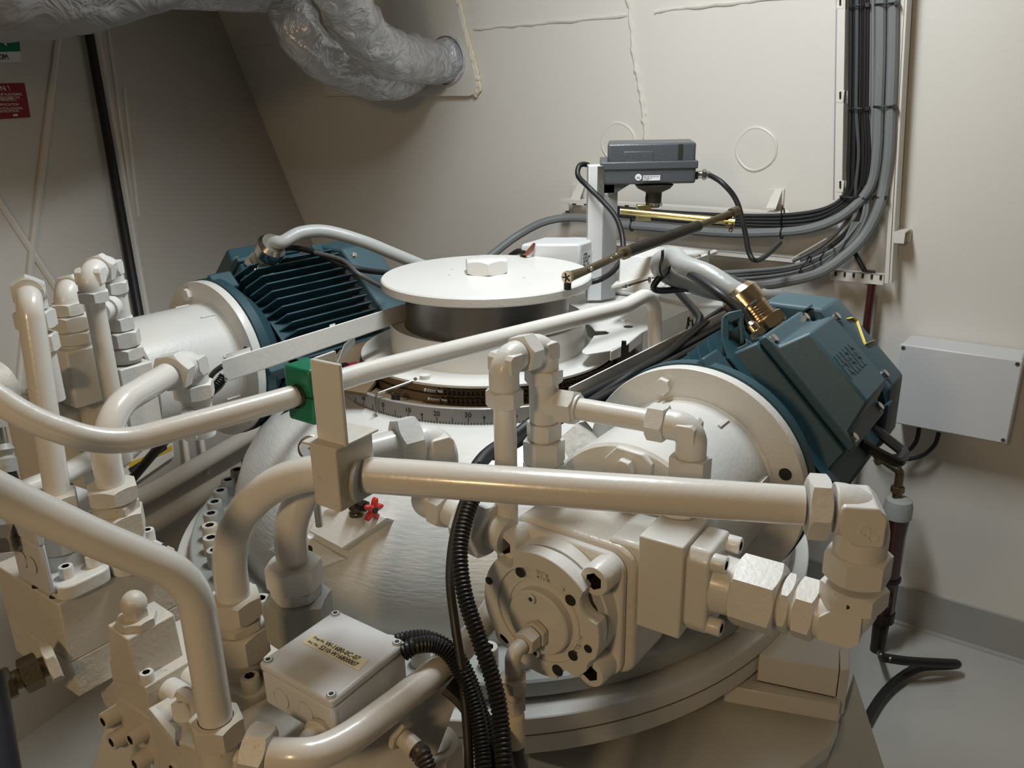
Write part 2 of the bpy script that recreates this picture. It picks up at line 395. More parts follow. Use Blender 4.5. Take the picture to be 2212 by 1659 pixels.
# ------------------------------------------------------------------ lagged ducts
def lagged(name, pts, r, m, label, wr=.14, rings_=None, seed=1):
    rnd = random.Random(seed); p = smoothpath(pts, 14); n = 40; b = MB(); m_ = len(p); rr = []
    t0 = (p[1] - p[0]).normalized(); u, v = perp(t0); ph = [rnd.uniform(0, 6.28) for _ in range(12)]; L = 0
    for i in range(m_):
        t = (p[min(i + 1, m_ - 1)] - p[max(i - 1, 0)]).normalized(); u = (u - t * u.dot(t)).normalized(); v = t.cross(u)
        if i: L += (p[i] - p[i - 1]).length
        row = []
        for j in range(n):
            a = 2 * math.pi * j / n
            k = 1 + wr * (.22 * math.sin(L * 38 + 2.2 * math.sin(a * 2 + ph[0]) + ph[1]) * (.6 + .4 * math.sin(a * 3 + ph[2])) + .25 * math.sin(L * 17 + 3 * a + ph[3]) * math.sin(2 * a + ph[4]) + .2 * abs(math.sin(L * 24 + 1.3 * math.sin(a + ph[5]))) - .2 + .10 * math.sin(L * 71 + 5 * a + ph[6]))
            row.append(p[i] + (u * math.cos(a) + v * math.sin(a)) * (r * k))
        rr.append(row)
    b.rings(rr); o = b.build(name, m, ang=60); return o
dk = .94
d1 = lagged('lagged_pipe', [P(690, -110, 2.35), P(728, -30, 2.45), P(778, 62, 2.62), P(850, 118, 2.82), WB(925, 132, .12), WB(985, 130, -.02)], .082, FOIL, '', .26, seed=3)
tag(d1, 'silver cloth lagged pipe curving down into the cream plate on the back wall', 'duct')
MB().lathe(WB(962, 131, .035), WN, [(0, .088), (.02, .093), (.05, .09)], 32, caps=False).build('end_band', FOIL, d1)
d2 = lagged('lagged_pipe', [P(610, -60, 2.75), P(628, 30, 2.78), P(668, 95, 2.84), P(740, 148, 2.95), P(835, 172, 3.08), WB(905, 150, -.02)], .078, FOIL, '', .26, seed=8)
tag(d2, 'second silver lagged pipe bending behind and below the first one', 'duct')
d3 = lagged('lagged_pipe', [P(360, -25, 2.7), P(470, -16, 2.72), P(560, -14, 2.74), P(640, -22, 2.74)], .058, FOIL, '', .12, seed=5)
tag(d3, 'thin silver lagged pipe crossing level at the top edge of the picture', 'duct')
d4 = lagged('lagged_duct', [P(-330, -60, 2.0), P(-120, -40, 2.0), P(40, -42, 2.0), P(170, -60, 2.02), P(300, -100, 2.05), P(400, -150, 2.1)], .135, LAG, '', .10, seed=6)
tag(d4, 'broad dull grey lagged duct filling the top left corner', 'duct')
# mounting plate behind the lagged pipe, with foam round its edge
def rrect(px, k=.25):
    q = [WB(x, y) for x, y in px]; return q
pl = thing('penetration_plate', WB(900, 205), 'cream painted plate on back wall where the silver lagged pipes enter', 'wall plate')
c0 = [(690, -60), (965, -60), (986, 0), (1003, 70), (1018, 125), (1030, 178), (1030, 192), (1024, 203), (1012, 208), (700, 208)]
MB().slab([WB(x, y, .022) for x, y in c0], WN * .02).build('plate', WALLM, pl, bevel=.002)
fo = [(968, -60), (990, 0), (1007, 70), (1022, 125), (1034, 178), (1034, 194), (1026, 206)]
pf = smoothpath([WB(x, y, .012) for x, y in fo], 12)
MB().tube([q + V((random.uniform(-1, 1), random.uniform(-1, 1), random.uniform(-1, 1))) * .002 for q in pf], [random.uniform(.007, .012) for _ in pf], 8).build('foam_bead', YG, pl)

# ------------------------------------------------------------------ pipes and hatch low on the left wall
hat = thing('hatch', WL(300, 1030), 'low hatch frame edged with yellow and black tape behind the left valve pipes', 'hatch')
plate('frame', [(250, 905), (368, 895), (376, 985), (268, 1060)], .03, WALLM, .03, parent=hat)
plate('yellow_tape', [(278, 1000), (371, 962), (372, 972), (282, 1012)], .033, YTAPE, .002, parent=hat)
plate('black_tape', [(278, 1012), (355, 965), (352, 945), (358, 944), (361, 970), (284, 1022)], .035, BLACK, .002, parent=hat)
def wallpipe(label, px, r, off, bend=.04, name='wall_pipe', fit=()):
    pp = [WL(x, y, off) for x, y in px]; o = MB().tube(fillet(pp, bend), r, 16).build(name, WALLM); tag(o, label, 'pipe')
    for i in fit: MB().lathe(pp[i] - Z * .02, Z, [(0, r * 1.25), (.035, r * 1.25)], 16).build('pipe_collar', WALLM, o)
    return o
wallpipe('thin cream pipe dropping beside the hatch and turning along the wall foot', [(385, 840), (407, 1008), (240, 1095)], .0105, .05, .03, fit=(1,))
wallpipe('second thin cream pipe dropping to the wall foot right of the first', [(419, 840), (445, 1012)], .0105, .05, .03, fit=(1,))
wallpipe('upper of two thick cream pipes along the foot of the left wall', [(180, 1130), (330, 1062), (640, 880)], .030, .09)
wallpipe('lower of two thick cream pipes along the foot of the left wall', [(200, 1215), (330, 1132), (660, 935)], .032, .12)

# ------------------------------------------------------------------ wall cable trays
tr = thing('cable_tray', WB(1870, 610), 'cream vertical cable tray on the back wall carrying the black and grey cables', 'cable tray')
TO = .085
zt_, zb_ = 2.45, WB(1905, 612, TO).z
def wv(x, y, off, z): p = WB(x, y, off); return V((p.x, p.y, z))
def rail(pa, pb, wdt, dpt, m, par, name='side_rail'):
    p, q = WB(*pb, TO), WB(*pa, TO); return MB().boxo(p, WD * wdt, WN * dpt, q - p).build(name, m, par, bevel=.001)
rail((1810, -300), (1799, 432), .004, .045, SIDEM, tr)  # left rail coloured grey instead of cream, as its thin shadow edge
rail((1813, -300), (1802, 432), .022, .004, WALLM, tr, 'flange')
rail((1971, -300), (1921, 612), .006, .06, WALLM, tr); rail((1960, -300), (1910, 612), .012, .004, WALLM, tr, 'flange')
for y in (20, 222, 415):
    a, b2 = WB(1804, y, TO - .03), WB(1938, y + 4, TO - .03)
    MB().boxo(a, b2 - a, Z * .034, WN * .003).build('rung', WALLM, tr)
    q = WB(1812, y, TO + .0015)
    MB().boxo(WB(1806, y, TO + .001), WD * .02, Z * .034, WN * .002).build('slot_plate', WALLM, tr, bevel=.001)
    MB().tube([WB(1815, y - 9, TO + .002), WB(1815, y - 24, TO + .002)], .0028, 8).build('slot', HOLE, tr)
# foot of the tray with slotted angle
a = WB(1795, 583, TO)
MB().boxo(a, WD * .152, Z * -.03, WN * .003).build('slotted_angle', WALLM, tr)
MB().boxo(a, WD * .152, WN * .03, Z * -.003).build('angle_flange', WALLM, tr)
for i in range(6):
    q = WB(1805 + i * 19.5, 591 + i * 1.6, TO + .0015); MB().tube([q + Z * .006, q - Z * .006], .0035, 8).build('slot', HOLE, tr)
st = MB(); q = WB(1931, 500, TO); st.boxo(q, WD * .03, WN * .08, Z * -.004); st.boxo(WB(1931, 502, TO), WD * .03, Z * -.03, WN * .004)
st.build('standoff_bracket', WALLM, tr)
q = WB(1932, 495, .02); MB().boxo(q, WD * .045, Z * -.034, WN * .02).build('wall_pad', WALLM, tr, bevel=.001)
# horizontal tray
th = thing('cable_tray', WB(1500, 460), 'cream horizontal cable tray on the back wall behind the grey control box', 'cable tray')
ha, hb = WB(1210, 432, TO), WB(1795, 455, TO)
hd = WD
L_ = (hb - ha).dot(WD)
MB().boxo(ha, WD * L_, WN * .05, Z * .003).build('top_flange', WALLM, th)
MB().boxo(ha, WD * L_, Z * -.014, WN * .003).build('side_rail', WALLM, th)
ha2 = WB(1225, 512, TO); MB().boxo(ha2, WD * L_ * .97, Z * -.014, WN * .003).build('side_rail', WALLM, th)
MB().boxo(ha2, WD * L_ * .97, WN * .05, Z * -.003).build('bottom_flange', WALLM, th)
MB().boxo(WB(1212, 434, TO), WD * .032, Z * -.04, WN * .003).build('end_plate', WALLM, th)
MB().tube([WB(1222, 457, TO + .002), WB(1230, 457, TO + .002)], .003, 8).build('slot', HOLE, th)
for x in (1236, 1262, 1350, 1380): MB().tube([WB(x, 441 + (x - 1236) * .03, TO + .002), WB(x + 8, 441 + (x - 1236) * .03, TO + .002)], .0022, 8).build('slot', HOLE, th)
for x, y in ((1245, 425), (1672, 435)):
    w_ = WB(x, y - 20, 0)
    MB().boxo(WB(x - 12, y - 28, .012), WD * .05, Z * -.05, WN * .012).build('wall_pad', WALLM, th, bevel=.002)
    MB().slab([WB(x + 2, y - 26, .01), WB(x + 18, y - 26, .01), WB(x + 4, y + 14, TO), WB(x - 18, y + 14, TO)], Z * -.005).build('standoff_bracket', WALLM, th)
for x in (1300, 1540, 1690):
    MB().boxo(WB(x, 452, TO - .04), WD * .02, Z * -.05, WN * .003).build('rung', WALLM, th)

# cables down the vertical tray and away along the horizontal one
def vcab(xs, r, m, label, tail, off=TO + .01, group=None, jit=0):
    pts = [WB(x, y, off) for x, y in xs] + [WB(x, y, o_) for x, y, o_ in tail]
    return cable(label, pts, r, m, group, n=10)
blk = 'black cables strapped down the wall tray'
for i, x in enumerate((1838, 1848, 1858, 1866)):
    e = i * 7
    vcab([(x, -300), (x, -40), (x - .5, 130), (x - 2, 260), (x - 5 + i, 360), (x - 9 - i, 415)], .0068, BLACKC, ('leftmost', 'second from left', 'third from left', 'rightmost')[i] + ' of the four thick black cables strapped down the wall tray',
         [(x - 48 - i * 5, 448 - i * -5, TO + .015), (x - 120, 463 + e, TO + .015), (x - 230, 466 + e * 1.0, TO + .012), (x - 400, 458 + e * .9, TO + .01), (1330, 448 + e * .8, TO + .01)], off=TO + .006 + .006 * (i % 2), group=blk)
for i, (x, c_) in enumerate(((1852, GREYD), (1875, BLACKC), (1869, BLACKC))):
    vcab([(x, -300), (x, -40), (x - 1, 130), (x - 2, 235), (x + 3, 330), (x - 3, 400)], .0048 if i else .005, c_, ('thin dark grey cable between the black cables in the vertical tray', 'thin black cable beside the grey pair in the vertical tray, nearer the grey cables', 'thin black cable beside the grey pair in the vertical tray, nearer the black bundle')[i],
         [(x - 5, 440, TO + .012), (x - 24, 480, TO + .02), (x - 75, 530, TO + .03), (x - 140, 565, TO + .05)], off=TO + .018)
for i, x in enumerate((1879, 1886)):
    vcab([(x, -300), (x, -40), (x, 130), (x - 1, 235), (x - 6, 340), (x - 10, 410)], .0046, GREYC, 'thin grey cable running down left of the two thick grey cables' if i else 'thin grey cable hugging the black bundle in the vertical tray',
         [(x - 16, 470, TO + .025), (x - 50, 525, TO + .035), (x - 110, 560, TO + .05), (x - 165, 585, TO + .08)], off=TO + .012)
g1 = vcab([(1904, -300), (1903, -40), (1902, 120), (1898, 235), (1895, 320), (1886, 385)], .0148, GREYC, 'thick grey cable in the tray that curves left along the horizontal tray',
     [(1862, 430, TO + .02), (1810, 472, TO + .03), (1740, 496, TO + .03), (1650, 503, TO + .025), (1560, 503, TO + .02), (1450, 494, TO + .02), (1340, 484, TO + .02), (1250, 470, TO + .02), (1180, 478, TO + .06), (1120, 508, TO + .12), (1070, 545, TO + .2), (1040, 570, TO + .25)], off=TO + .012)
g2 = vcab([(1932, -300), (1930, -40), (1928, 120), (1924, 235), (1920, 330), (1911, 395)], .0148, GREYC, 'thick grey cable on the right of the tray, sweeping down left behind the right motor',
     [(1898, 450, TO + .03), (1870, 505, TO + .05), (1828, 550, TO + .09), (1768, 590, TO + .15), (1690, 610, TO + .25), (1620, 618, TO + .38), (1560, 600, TO + .5), (1500, 585, TO + .55)], off=TO + .012)
for i in range(5):
    k = i * 6
    cable(('topmost', 'second from top', 'middle', 'second from bottom', 'lowest')[i] + ' thin cable of the loose bundle fanning out below the tray corner', [WB(1856 - i * 3, 480, TO + .03), WB(1815, 528 + k * .3, TO + .05), WB(1765, 556 + k, TO + .09), WB(1700, 577 + k * 1.1, TO + .16), WB(1600, 586 + k * 1.3, TO + .27), WB(1500, 590 + k, TO + .36)], .0052, GREYD if i % 2 else GREYC, 'loose grey cables below the tray corner', n=8)
o = MB().boxo(WB(1714, 558, TO + .12), WB(1790, 514, TO + .07) - WB(1714, 558, TO + .12), Z * .004, -WN * .02).build('cable_support_strip', WALLM); tag(o, 'short cream support strip the loose grey cables are tied to', 'bracket')
def tie(label, c, d, rx, ry, w=.005, par=None, m=BLACKC):
    """nylon strap round an oval at c with long axis d"""
    d = d.normalized(); n2 = WN; b = MB()
    pts = [c + d * math.cos(a * math.pi / 12) * rx - n2 * math.sin(a * math.pi / 12) * ry for a in range(25)]
    b.tube(pts, w / 2, 8); b.box(c + d * rx * .9 - n2 * ry * .6, d, Z, n2, .005, .005, .006)
    o = b.build('cable_tie', m, par)
    if par is None: tag(o, label, 'cable tie')
for (x, y, rx, w_, lb) in ((1856, 13, .028, 'x', 'black strap round the black cables at the top of the tray'), (1856, 234, .028, 'x', 'black strap round the black cables at mid height of the tray'), (1838, 425, .030, 'x', 'black strap round the black cables where they leave the tray'),
                     (1916, 9, .030, 'x', 'black strap round the two thick grey cables at the top of the tray'), (1912, 230, .030, 'x', 'black strap round the two thick grey cables at mid height'), (1872, 427, .018, 'x', 'black strap round the left thick grey cable at the bend'), (1902, 425, .018, 'x', 'black strap round the right thick grey cable at the bend')):
    tie(lb, WB(x, y, TO + .014), WD, rx, .02)
tie('black strap round the thick grey cable on the horizontal tray', WB(1690, 502, TO + .025), Z, .019, .019)
tie('black strap round the black cables on the horizontal tray', WB(1690, 468, TO + .012), Z, .026, .016)
tie('black strap round the thick grey cable near the post', WB(1366, 487, TO + .02), Z, .018, .019)
tie('upper black strap round the loose grey bundle', WB(1785, 545, TO + .09), (Z + WD * .6), .028, .03, .004)
tie('lower black strap round the loose grey bundle', WB(1740, 572, TO + .14), (Z + WD * .5), .028, .03, .004)
# thin black cable from tray down to the dark red glass tube
cable('thin black cable dropping from the tray to the dark red rod', [WB(1838, 530, .05), WB(1862, 575, .06), WB(1885, 612, .07)], .007, BLACKC)
o = MB().cyl(WB(1884, 612, .07), wv(1884, 612, .07, WB(1884, 1180, .1).z), .0125).build('level_rod', MAROON); tag(o, 'dark red rod hanging behind the right motor below the tray', 'rod')
MB().boxo(WB(1872, 583, .075), WD * .024, Z * -.028, WN * .01).build('rod_clamp', MAROON, o)

# ------------------------------------------------------------------ grey junction cabinet on the back wall
bxo = .12
cab = thing('junction_cabinet', WB(2090, 960), 'light grey plastic junction cabinet on the wall at the right edge', 'electrical box')
tl, tr_, br, bl_ = WB(1947, 745, bxo), WB(2208, 785, bxo), WB(2184, 966, bxo), WB(1932, 908, bxo)
wdt = (tr_ - tl).dot(WD) * 1.0; hgt = (tl.z - br.z) * .97
tl = WB(1947, 742, bxo)
MB().boxo(tl - Z * hgt, WD * wdt, Z * hgt, WN * (bxo - .005)).build('body', PLBOX, cab, bevel=.006)
MB().boxo(tl - Z * hgt - WN * .012 - WD * .002 - Z * .002, WD * (wdt + .004), Z * (hgt + .004), WN * .016).build('lid', PLBOX, cab, bevel=.004)
for a, b2 in ((.03, .965), (.97, .965), (.97, .04), (.03, .04)):
    c = tl + WD * wdt * a - Z * hgt * (1 - b2) - WN * .0125
    MB().lathe(c, -WN, [(0, .006), (.0012, .006)], 16).build('lid_screw', STEEL, cab); MB().lathe(c - WN * .001, -WN, [(0, .003), (.001, .003)], 12).build('screw_recess', HOLE, cab)
bb = tl - Z * hgt + WN * .04
for i, (lb, pts) in enumerate((('left of two black cables looping from under the grey cabinet', [(1985, 925), (1978, 955), (1955, 978), (1920, 985), (1888, 968), (1880, 940)]), ('right of two black cables looping from under the grey cabinet', [(2028, 935), (2018, 962), (1990, 985), (1945, 993), (1905, 985), (1885, 960)]))):
    cable(lb, [WB(x, y, .06) for x, y in pts], .0065, BLACKC)
# clear filter bowl / bottle lower right
fb = thing('oil_bottle', wv(1925, 1200, .15, FZ), 'dark oil level bottle with pale cap standing against the wall at right', 'bottle')
bz = lambda y: PP(1925, y, WB(1925, 1200, .2), WN).z
bc = WB(1925, 1200, .2)
def BL(prof, nm, m): MB().lathe(V((bc.x, bc.y, 0)), Z, prof, 32).build(nm, m, fb)
BL([(bz(1340), .030), (bz(1335), .033), (bz(1150), .033), (bz(1112), .038)], 'bowl', MAROON)
BL([(bz(1112), .041), (bz(1090), .041), (bz(1075), .036), (bz(1068), .015)], 'cap', FLG)
BL([(bz(1345), .036), (bz(1325), .036)], 'lower_ring', DARK); BL([(FZ, .022), (bz(1400), .022), (bz(1345), .025)], 'stem', DARK)
BL([(bz(1250) - .004, .038), (bz(1250) + .006, .038)], 'band', BLACK)
pz = V((bc.x - .01, bc.y, 0))
MB().tube(fillet([V((pz.x, pz.y, bz(1070))), V((pz.x, pz.y, bz(1012))), WB(1895, 985, .2), WB(1880, 960, .2)], .02), .0125, 16).build('brass_elbow', OLIVE, fb)
MB().hexn(V((pz.x, pz.y, bz(1052))), Z, .034, .02).build('hose_nut', OLIVE, fb, ang=22)
MB().hexn(WB(1900, 995, .2), (WB(1880, 960, .2) - WB(1905, 1005, .2)), .03, .018).build('hose_nut', OLIVE, fb, ang=22)
cable('black hose running from the bottle elbow up behind the right motor', [WB(1893, 982, .2), WB(1880, 950, .22), WB(1870, 905, .26)], .011, BLACK, name='hose', cat='hose')
# black drain hose at the floor
hs = cable('black drain hose doubling back on the grey floor at lower right', [PZ(1905, 1420, FZ + .10), PZ(1960, 1428, FZ + .09), PZ(2030, 1432, FZ + .07), PZ(2066, 1434, FZ + .05), PZ(2050, 1437, FZ + .035), PZ(1985, 1442, FZ + .03), PZ(1935, 1472, FZ + .025), PZ(1900, 1510, FZ + .02), PZ(1870, 1560, FZ + .02)], .0135, BLACK, name='hose', cat='hose')
MB().tube([WB(1898, 1405, .18), PZ(1905, 1418, FZ + .1), PZ(1925, 1425, FZ + .1)], .009, 10).build('brass_tail', OLIVE, hs)
# ------------------------------------------------------------------ steering gear actuator (rotary body)
K = .8; AX = V((-.0676 * K, 2.4 * K, 0))
def zk(z): return 2 + (z - 2) * K
def LK(prof, nm, m, par, n=96, ang=35, **k):
    b = MB(); b.lathe(AX, Z, [(zk(z), r * K) for r, z in prof], n, **k); return b.build(nm, m, par, ang=ang)
gear = thing('rotary_actuator', V((AX.x, AX.y, zk(.643))), 'large white painted rotary steering gear housing in the middle of the room', 'machine')
LK([(.02, .80), (.775, .80), (.78, .87), (.772, .92), (.745, .99), (.70, 1.06), (.63, 1.125), (.54, 1.175), (.449, 1.2175)], 'housing', WHITEB, gear, 128, 60)
LK([(.5, .755), (.905, .755), (.91, .76), (.91, .795), (.905, .80), (.5, .80)], 'bolt_flange', FLG, gear, 128)
LK([(.5, .7435), (.955, .7435), (.9575, .741), (.9575, .70), (.94, .6985)], 'upper_base_ring', WHITEB, gear, 128)
LK([(.5, .6985), (.95, .6985), (.952, .696), (.952, .645), (.945, .643), (.5, .643)], 'lower_base_ring', WHITE, gear, 128)
LK([(.9575, .7006), (.9580, .7000), (.9580, .6968), (.95, .6962)], 'joint_line', BROWN, gear, 128, caps=False)
LK([(.449, 1.212), (.4515, 1.213), (.4515, 1.258), (.449, 1.2595), (.44, 1.2585)], 'scale_band', ALU, gear, 128, caps=False)
LK([(.36, 1.236), (.395, 1.241), (.449, 1.259)], 'cover_ring', BROWN, gear, 128, caps=False)
for k in range(72):
    a = math.radians(152 + 5.14 * k)
    if 152 + 5.14 * k > 325: break
    if k < 4: pass
    fast('s', V((AX.x, AX.y, zk(.80))) + V((math.cos(a), math.sin(a), 0)) * .849 * K, Z, .046 * K, FLG if k < 9 else DIRTY, gear, ln=1.65)
# graduations
def sa(v): return math.radians(-126.5 + 1.03 * v)
bt = MB()
for v in range(-16, 62):
    a = sa(v); hgt = .020 if v % 5 == 0 else .008
    c = AX + V((math.cos(a), math.sin(a), 0)) * (.4515 * K + .0003); t = V((-math.sin(a), math.cos(a), 0))
    bt.box(V((c.x, c.y, zk(1.214 + hgt / 2))), t, Z, V((math.cos(a), math.sin(a), 0)), .0006, hgt * K / 2, .0003)
bt.build('graduations', INK, gear)
for v in (0, 10, 20, 30, 40, 50, 60, -10):
    curvetext(str(abs(v)), AX, .4515 * K + .0002, sa(v), zk(1.2365), .015 * 1.0, INK, gear)
for v in (15, 35, 45): 
    a = sa(v); c = AX + V((math.cos(a), math.sin(a), 0)) * (.4515 * K)
    MB().lathe(V((c.x, c.y, zk(1.236))), V((math.cos(a), math.sin(a), 0)), [(0, .0025), (.001, .0025)], 12).build('rivet', INK, gear)
# pointer rod
pa = sa(-1.6)
def CP(a, r, z): return V((AX.x + math.cos(a) * r * K, AX.y + math.sin(a) * r * K, zk(z)))
pr = MB().tube(fillet([CP(sa(5.5), .372, 1.292), CP(pa, .462, 1.272), CP(pa, .462, 1.222)], .008), .0032, 10)
pr.cyl(CP(pa, .462, 1.222), CP(pa, .462, 1.210), .0032, .0003, 10); po = pr.build('pointer', STEEL, None); tag(po, 'bent steel pointer rod hanging over the zero of the degree scale', 'pointer')
MB().hexn(CP(sa(6), .368, 1.293), CP(pa, .462, 1.272) - CP(sa(6), .368, 1.293), .011, .006).build('lock_nut', DARK, po)
fast('s', CP(sa(3.5), .432, 1.259), Z, .018, DARK, gear, name='cap_screw')
# white cam ring, chain drum and chains
ring = thing('feedback_ring', V((AX.x, AX.y, zk(1.26))), 'white plastic ring with chain drum turning round the steering gear hub', 'ring')
LK([(.325, 1.295), (.372, 1.2955), (.3765, 1.293), (.3765, 1.287), (.372, 1.284), (.325, 1.284)], 'top_ring', WHITE, ring, 96)
LK([(.3, 1.2845), (.366, 1.284), (.366, 1.234)], 'drum', BROWN, ring, 96, caps=False)
LK([(.372, 1.2640), (.372, 1.2620), (.36, 1.2620), (.36, 1.2640)], 'divider', DARK, ring, 96)
MB().boxo(CP(math.radians(216), .352, 1.2955), V((.01, .012, 0)), V((-.026, .006, 0)), Z * .0015).build('index_mark', HOLE, ring)
MB().cyl(CP(sa(9), .352, 1.293), CP(sa(9), .352, 1.306), .0115).build('spacer', WHITE, ring)
def chain(z, label, a0, a1):
    b = MB(); n = int((math.radians(a1 - a0)) * .376 * K / .0098); R = .3765 * K
    for i in range(n):
        a = math.radians(a0) + (math.radians(a1 - a0)) * i / n; c = V((AX.x + math.cos(a) * R, AX.y + math.sin(a) * R, zk(z))); t = V((-math.sin(a), math.cos(a), 0)); o_ = V((math.cos(a), math.sin(a), 0))
        h = .0058
        b.cyl(c - Z * h, c + Z * h, .0027, n=8)
        d = .0022 if i % 2 else .0030
        for sgn in (1, -1): b.box(c + t * .0049 + Z * sgn * (h - (.0016 if i % 2 else 0)), t, o_, Z, .0070, .0042, .0006)
    o = b.build('roller_chain', CHAINM, ang=30); tag(o, label, 'chain')
    a = math.radians(a0); t = V((-math.sin(a), math.cos(a), 0)); e = V((AX.x + math.cos(a) * R, AX.y + math.sin(a) * R, zk(z)))
    MB().cyl(e, e - t * .012, .0035).build('end_pin', STEEL, o)
    MB().hexn(e - t * .0135, t, .013, .004).build('lock_nut', DARK, o)
    sp = [e - t * (.016 + .020 * i / 80) + (Z * math.cos(i * .785) + V((math.cos(a), math.sin(a), 0)) * math.sin(i * .785)) * .0042 for i in range(81)]
    MB().tube(sp, .0008, 6).build('spring', STEEL, o)
    MB().cyl(e - t * .0, e - t * .04, .0022, n=10).build('spring_rod', STEEL, o); MB().ball(e - t * .041, .0042).build('rod_end', STEEL, o)
chain(1.2745, 'upper of two roller chains round the drum of the steering gear', 253, 385)
chain(1.2515, 'lower of two roller chains round the drum of the steering gear', 254.5, 385)
# hub, trunk and cover
LK([(.245, 1.367), (.277, 1.372), (.285, 1.378), (.288, 1.370), (.288, 1.29), (.25, 1.288)], 'hub_ring', WHITE, gear, 96, caps=False)
LK([(.23, 1.366), (.262, 1.368)], 'hub_seal', BROWN, gear, 96, caps=False)
LK([(.243, 1.35), (.239, 1.40), (.239, 1.482)], 'trunk', TRUNK, gear, 96, caps=False)
MB().box(CP(math.radians(296), .262, 1.369), V((1, .3, 0)), V((0, 1, 0)), Z, .012, .006, .003).build('plug', HOLE, gear)
cov = thing('rudder_stock_cover', V((AX.x, AX.y, zk(1.48))), 'round white cover disc with a big hexagon bolt on top of the steering gear', 'cover')
LK([(.02, 1.48), (.302, 1.48), (.3057, 1.484), (.3057, 1.503), (.302, 1.507), (.02, 1.507)], 'disc', WHITE, cov, 128)
MB().hexn(PZ(1051, 588, zk(1.507)) + Z * .016, Z, .093, .034, .12).build('hexagon_bolt', WHITE, cov, bevel=.0008)
for x, y in ((976, 582), (1132, 600), (970, 594)): 
    c = PZ(x, y, zk(1.507)); MB().lathe(c - Z * .0004, Z, [(0, .0035), (.0008, .0035)], 12).build('drill_hole', FLG, cov)
for x, y in ((1238, 640),): MB().cyl(PP(x, y, CP(math.radians(-20), .28, 1.47), V((0, 1, 0))), PP(x, y - 8, CP(math.radians(-20), .28, 1.47), V((0, 1, 0))), .006).build('stud', WHITE, cov)
# copper tag / clamp on the rim behind
cl = MB().tube([PZ(1128, 551, zk(1.51)), P(1138, 549, 2.12), P(1148, 538, 2.12), P(1154, 525, 2.12)], [.007, .009, .009, .006], 10, flat=.45).build('earth_strap_lug', mat('copper_lug', (.35, .15, .10), .35, metal=.8)); tag(cl, 'copper cable lug standing up at the back rim of the cover disc', 'cable lug')
cable('black earth strap running off the copper lug behind the cover', [P(1132, 548, 2.13), P(1120, 543, 2.2), P(1104, 552, 2.28)], .008, BLACKC)
# drain valve and raised pads on the housing
def bodyz(x, y):  # nearest point of the housing to a pixel, by marching the ray
    q = ray(x, y); t = .6; pr_ = [(.905, .80), (.78, .87), (.772, .92), (.745, .99), (.70, 1.06), (.63, 1.125), (.54, 1.175), (.449, 1.2175), (.448, 1.3)]
    while t < 4:
        p = CAM + q * t; r = math.hypot(p.x - AX.x, p.y - AX.y) / K; z = 2 + (p.z - 2) / K
        for (r0, z0), (r1, z1) in zip(pr_, pr_[1:]):
            if z0 <= z <= z1 and r < r0 + (r1 - r0) * (z - z0) / (z1 - z0): return p
        if z < .8: return p
        t += .003
    return CAM + q * t
def onbody(x, y, off): p = bodyz(x, y); d = (p - CAM).normalized(); return p - d * off
def pad(nm, px, off, th=.05, bev=.003):
    q = [onbody(x, y, off) for x, y in px]; c = sum(q, V((0, 0, 0))) / len(q); n = (q[0] - q[2]).cross(q[1] - q[3]).normalized()
    if n.z < 0: n = -n
    q = [PP(x, y, c, n) for x, y in px]
    MB().slab(q, -n * th).build(nm, WHITE, gear, bevel=bev); return c, n
c1_, nn1 = pad('valve_pad', ((690, 1105), (745, 1082), (838, 1118), (738, 1187), (665, 1148)), .030)
c2_, nn2 = pad('port_pad', ((578, 1187), (660, 1156), (742, 1208), (650, 1246)), .016)
MB().lathe(PP(669, 1187, c2_, nn2) - nn2 * .002, nn2, [(0, .008), (.0025, .008)], 16).build('tapped_hole', HOLE, gear)
z1 = PP(770, 1112, c1_, nn1).z
# small needle valve with red star handle
vb = PZ(770, 1112, z1)
nv = thing('needle_valve', vb, 'small dirty needle valve with red star handle on the housing pad', 'valve')
MB().lathe(vb, Z, [(0, .014), (.006, .014), (.008, .010), (.045, .010)], 20).hexn(vb + Z * .024, Z, .024, .022).build('valve_body', OLIVE, nv)
hd_ = V((.78, -.55, -.05)).normalized(); hc = along(vb + Z * .026, hd_, 808, 1097)
MB().cyl(vb + Z * .026, hc, .0055).hexn(vb + Z * .026 + (hc - vb - Z * .026) * .45, hd_, .020, .014).build('stem', DARK, nv)
u, v_ = perp(hd_); st = MB(); ol = []
for j in range(50):
    a = j * 2 * math.pi / 50; ol.append((math.cos(a) * (.0165 + .0075 * math.cos(5 * a)), math.sin(a) * (.0165 + .0075 * math.cos(5 * a))))
st.prism(ol, hc - hd_ * .005, u, v_, hd_ * .010); so_ = st.build('star_handle', RED, nv, bevel=.002)
MB().lathe(hc + hd_ * .004, hd_, [(0, .006), (.003, .006)], 16).build('cap', HOLE, so_)
MB().tube([PZ(742, 1100, z1) + Z * .003, PZ(726, 1103, z1) + Z * .010, PZ(707, 1098, z1) + Z * .02], .005, 8).build('drain_tube', STEEL, nv)

